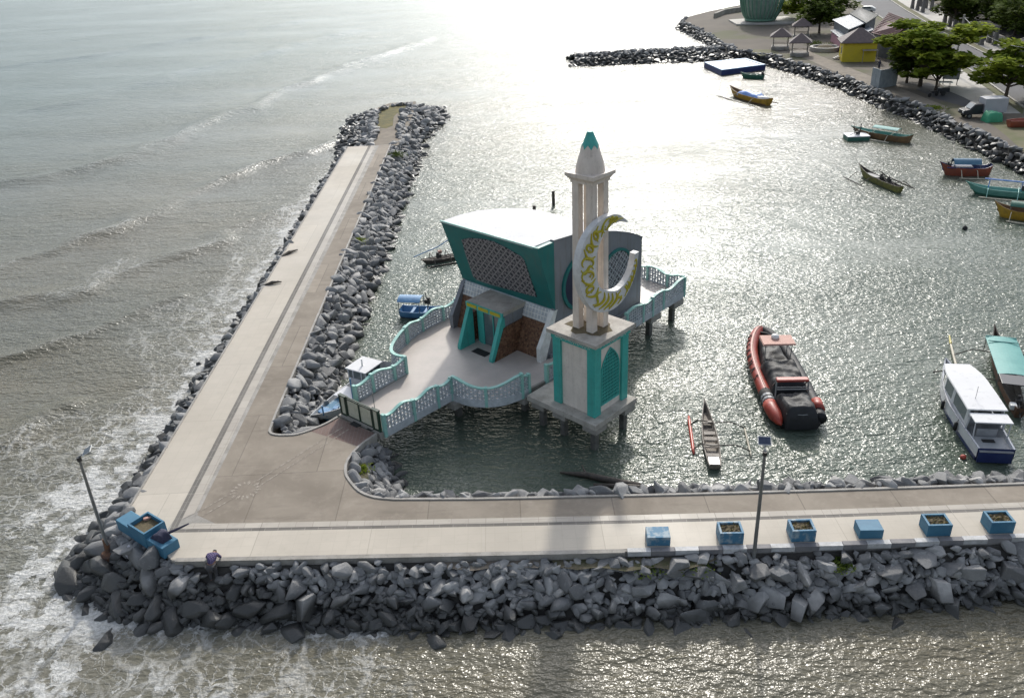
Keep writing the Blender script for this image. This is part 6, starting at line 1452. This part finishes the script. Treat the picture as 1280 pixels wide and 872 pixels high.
roof_house('shop', [(1061,37.5), (1082,31), (1092,37), (1073,45)], (4.6, 5.0, 5.0, 4.6), 'roof_zinc', 'shop under the smaller pale zinc roof beside the maroon house')
roof_house('shop', [(1062,17), (1074,10), (1098,19), (1083,29)], (6.0, 6.6, 6.6, 6.0), 'roof_dark', 'shop under a dark weathered roof next to the road')
roof_house('stall', [(1038,38), (1046,37), (1064,49), (1055,52)], (3.6, 3.9, 3.9, 3.6), 'fence_zinc', 'low pink walled stall under a grey lean-to roof', 'pink_wall')
mh = roof_house('maroon_house', [(1089,41), (1111,16), (1140,27), (1116,48)], (4.9, 7.8, 7.8, 4.9), 'roof_maroon', 'house with a steep maroon roof half hidden by the large tree')
pz = MB()
for px, py in ((1091,60), (1101,66)): q = at(px, py, GZ); pz.box((q.x, q.y, GZ+1.4), (.22,.22,2.8))
q, q2 = at(1091,60,GZ), at(1101,66,GZ); pz.box(((q.x+q2.x)/2, (q.y+q2.y)/2, GZ+2.85), ((q2-q).length+.3, .3, .2), math.atan2(q2.y-q.y, q2.x-q.x)); pz.build('porch_frame', M['boat_brown'], mh, world=True)
# zinc fence box
q0, q1, q2 = ap(1088,107), ap(1098,111), ap(1120,107)
fz = MB()
for a, b in ((q0, q1), (q1, q2)):
    v = Vector((b[0]-a[0], b[1]-a[1], 0)); n = int(v.length/.3)
    for k in range(n): fz.box((lerp(a[0], b[0], (k+.5)/n), lerp(a[1], b[1], (k+.5)/n), GZ+1.3), (v.length/n+.002, .05+.05*(k % 2), 2.6), math.atan2(v.y, v.x))
tag(fz.build('zinc_fence', M['fence_zinc']), 'tall grey zinc sheet fence under the large tree', 'fence')
# pergolas of stone pillars along the walk
def pergola(a, b, c, d, n, label, roofed=True):
    """two rows of pillars between pixel feet a-b and c-d"""
    m_ = Vector((0,0,0)); A, B_, C_, D_ = [Vector((*ap(*q), GZ)) for q in (a, b, c, d)]; t = empty('pergola', (A+B_+C_+D_)/4, 0, label, 'pergola', 'stone pergolas on the seafront walk')
    for P, Q in ((A, B_), (C_, D_)):
        for k in range(n):
            q = P.lerp(Q, k/(n-1)); v = MB(); w0, w1 = .36, .22; v.add([(q.x+x*w, q.y+y*w, z) for w, z in ((w0, GZ), (w1, GZ+2.9)) for x, y in ((-1,-1), (1,-1), (1,1), (-1,1))], [(3,2,1,0), (4,5,6,7), (0,1,5,4), (1,2,6,5), (2,3,7,6), (3,0,4,7)]); v.build('pillar', M['pillar'], t, world=True)
    if roofed:
        bm_ = MB()
        for P, Q in ((A, B_), (C_, D_)): v = Q-P; bm_.box(((P.x+Q.x)/2, (P.y+Q.y)/2, GZ+3.0), (v.length+.8, .3, .22), math.atan2(v.y, v.x))
        for k in range(7): P, Q = A.lerp(B_, k/6), C_.lerp(D_, k/6); v = Q-P; bm_.box(((P.x+Q.x)/2, (P.y+Q.y)/2, GZ+3.2), (v.length+.9, .16, .16), math.atan2(v.y, v.x))
        bm_.build('beams', M['pillar'], t, world=True)
pergola((1213,51), (1226,56.5), (1229,50), (1243,57), 3, 'stone pergola with six pillars beside the middle of the road'); pergola((1140,11), (1153,16), (1150,8), (1164,13), 3, 'stone pergola near the top edge beside the road')
pergola((1260,78), (1273,83), (1274,74), (1290,81), 3, 'stone pergola at the right edge beside the light green tree'); pergola((1180,31), (1193,36), (1192,27), (1206,33), 3, 'stone pergola half hidden below the dark walk trees')
# pickup with box body
q = at(1232,149,GZ); tk = empty('box_truck', (q.x, q.y+1.2, GZ), R(176), 'small truck with dark cab and pale grey box parked on the beach', 'truck')
MB().extrude([(.3,-.8,.5), (2.5,-.8,.5), (2.5,-.8,1.0), (1.7,-.8,1.12), (1.2,-.8,1.75), (.3,-.8,1.75)], (0,1.6,0)).build('cab', M['truck_dark'], tk, bev=.06); MB().box((-1.2,0,1.5), (2.7,1.75,1.7)).build('cargo_box', M['truck_box'], tk, bev=.03); MB().box((-1.0,0,.58), (2.9,.9,.16)).build('chassis', M['dark_metal'], tk)
MB().extrude([(1.26,-.7,1.70), (1.74,-.7,1.16), (1.76,-.7,1.18), (1.28,-.7,1.72)], (0,1.4,0)).build('windscreen', M['glass'], tk)
for x in (1.75, -1.5):
    for s in (-1, 1): whl = MB().tube([(x, s*.62, .33), (x, s*.86, .33)], .33, 16).build('wheel', M['black'], tk); MB().tube([(x, s*.80, .33), (x, s*.87, .33)], .17, 12).build('rim', M['galv'], whl)
for s in (-1, 1): MB().box((2.52, s*.6, .8), (.04,.25,.16)).build('headlight', M['white'], tk)
# green covered heap, red boat hull scrap, sign board, cart
q = at(1236,150,GZ); hp = lump(-1.0, 1.0, .8, .8, 0, 1.1, 6.6, 16, 12); tag(hp.build('covered_heap', M['tarp_green'], loc=(q.x, q.y-.6, GZ), base=(0,0,0), smooth=True), 'heap under a bright green tarpaulin beside the truck', 'heap')
q = at(1280,158,GZ); h, _ = hull(4, 1.5, .8, bow=.3, stern=0, draft=0, floor=.3); tag(h.build('beached_boat', [M['boat_red'], M['boat_red'], M['boat_red']], loc=(q.x, q.y, GZ), base=(0,0,0), smooth='auto'), 'red boat hull lying on the grass at the right edge', 'boat')
q = at(1187,106,GZ); sb_ = empty('sign_board', (q.x, q.y, GZ), R(-30), 'blank grey notice board on posts under the big tree', 'sign'); MB().box((0,0,1.7), (2.2,.12,1.9)).build('board', M['fence_zinc'], sb_, bev=.01); MB().box((-.9,0,.5), (.12,.12,1.0)).box((.9,0,.5), (.12,.12,1.0)).build('posts', M['dark_metal'], sb_)
q = at(1178,119,GZ); ct = empty('food_cart', (q.x, q.y, GZ), R(-20), 'small dark cart with a pale top standing on the dark paved pad', 'cart')
MB().box((0,0,.75), (1.5,.9,.5)).build('body', M['truck_dark'], ct, bev=.03); MB().box((.1,0,1.75), (1.7,1.1,.06)).build('top', M['white'], ct); pz = MB()
for x in (-.65, .65):
    for y in (-.4, .4): pz.box((x, y, 1.35), (.05,.05,.8))
pz.build('posts', M['dark_metal'], ct)
for s in (-1, 1): MB().tube([(0, s*.45, .32), (0, s*.52, .32)], .32, 14).build('wheel', M['black'], ct)
q = at(1166,121,GZ); mo_ = empty('motorcycle', (q.x, q.y, GZ), R(20), 'dark motorcycle parked left of the cart', 'motorcycle')
for x in (-.62, .62): MB().tube([(x,-.05,.3), (x,.05,.3)], .3, 16).build('wheel', M['black'], mo_)
MB().box((.05,0,.62), (.8,.25,.3)).tube([(.62,0,.3), (.42,0,1.0)], .035, 6).tube([(.42,-.32,1.02), (.42,.32,1.02)], .025, 6).box((-.35,0,.82), (.7,.26,.1)).build('body', M['truck_dark'], mo_, bev=.04)
q = at(1087,12,GZ+.5); cr_ = empty('parked_car', (q.x-1.5, q.y-1.5, GZ+.03), R(150)+PI/2*.0, 'white car on the road above the dark shop roof', 'car')
MB().extrude([(-2.1,-.8,.35), (2.1,-.8,.35), (2.1,-.8,.8), (1.2,-.8,.9), (.6,-.8,1.4), (-1.2,-.8,1.45), (-2.1,-.8,.95)], (0,1.6,0)).build('body', M['white'], cr_, bev=.1)
for x in (-1.3, 1.3):
    for s in (-1, 1): MB().tube([(x, s*.7, .3), (x, s*.84, .3)], .3, 14).build('wheel', M['black'], cr_)
MB().extrude([(-1.15,-.82,.95), (.95,-.82,.95), (.55,-.82,1.33), (-1.0,-.82,1.36)], (0,1.64,0)).build('side_window', M['glass'], cr_)
# power line over the wood
A, Bq = at(1205,22,9.5), at(1300,60,9.5); tag(MB().tube([A.lerp(Bq, k/12)+Vector((0,0,-1.2*(1-(2*k/12-1)**2))) for k in range(13)], .045, 4).build('power_cable', M['galv']), 'sagging power cable in front of the dark wood at top right', 'cable')
for q_, lab in ((A, 'pole carrying the left end of the power cable inside the dark wood'), (Bq, 'pole carrying the right end of the power cable, off the right edge')):
    tag(MB().tube([(q_.x, q_.y, GZ-.3), (q_.x, q_.y, 9.9)], .14, 8).box((q_.x, q_.y, 9.4), (1.4,.1,.1)).build('power_pole', M['conc']), lab, 'power pole')
# ------------------------------------------------------------------ daylight
EL, AZ = R(34), R(11)                                 # sun ahead of the camera, a touch to the right
wd_ = bpy.data.worlds.new('World'); scene.world = wd_; wd_.use_nodes = True; nt = wd_.node_tree
bg = nt.nodes['Background']; sky = nt.nodes.new('ShaderNodeTexSky'); sky.sky_type = 'NISHITA'; sky.sun_disc = False
sky.sun_elevation = EL; sky.sun_rotation = AZ; sky.air_density = 1.0; sky.dust_density = 2.5; sky.ozone_density = 1.0; sky.altitude = 10
# thin bright cloud veil over the sky
g_ = nt.nodes.new('ShaderNodeTexCoord').outputs['Generated']
cl = ramp(nt, noise_(nt, mapped(nt, g_, (1, 1, 2.5)), 2.2, 6, .6), ((.30, .25), (.62, .85)))
bw = nt.nodes.new('ShaderNodeRGBToBW'); nt.links.new(sky.outputs[0], bw.inputs[0])
gr = nt.nodes.new('ShaderNodeCombineColor'); 
for i, k in enumerate((.97, 1.0, 1.05)): nt.links.new(math_(nt, 'MULTIPLY', bw.outputs[0], k), gr.inputs[i])
sz = nt.nodes.new('ShaderNodeSeparateXYZ'); nt.links.new(g_, sz.inputs[0])
hz = ramp(nt, sz.outputs[2], ((.0, (.40,.445,.45)), (.12, (.58,.62,.625)), (.45, (1,1,1))))         # sky dimmed by hand near the horizon to cut its reflection in far water
nt.links.new(mix(nt, 1.0, mix(nt, cl, sky.outputs[0], gr.outputs[0]), hz, 'MULTIPLY'), bg.inputs[0]); bg.inputs[1].default_value = .15
sl_ = bpy.data.lights.new('sun', 'SUN'); sl_.energy = 1.5; sl_.angle = R(2.5); sl_.color = (1, .95, .86)
so = bpy.data.objects.new('sun', sl_); COL.objects.link(so)
dirv = Vector((math.sin(AZ)*math.cos(EL), math.cos(AZ)*math.cos(EL), math.sin(EL)))
so.rotation_euler = dirv.to_track_quat('Z', 'Y').to_euler(); so.location = dirv*60
vs_ = scene.view_settings; vs_.view_transform = 'Standard'; vs_.look = 'None'; vs_.exposure = 0.86; vs_.gamma = 1.0; vs_.use_curve_mapping = False
scene.cycles.max_bounces = 6; scene.cycles.transparent_max_bounces = 8; scene.cycles.caustics_reflective = False; scene.cycles.caustics_refractive = False
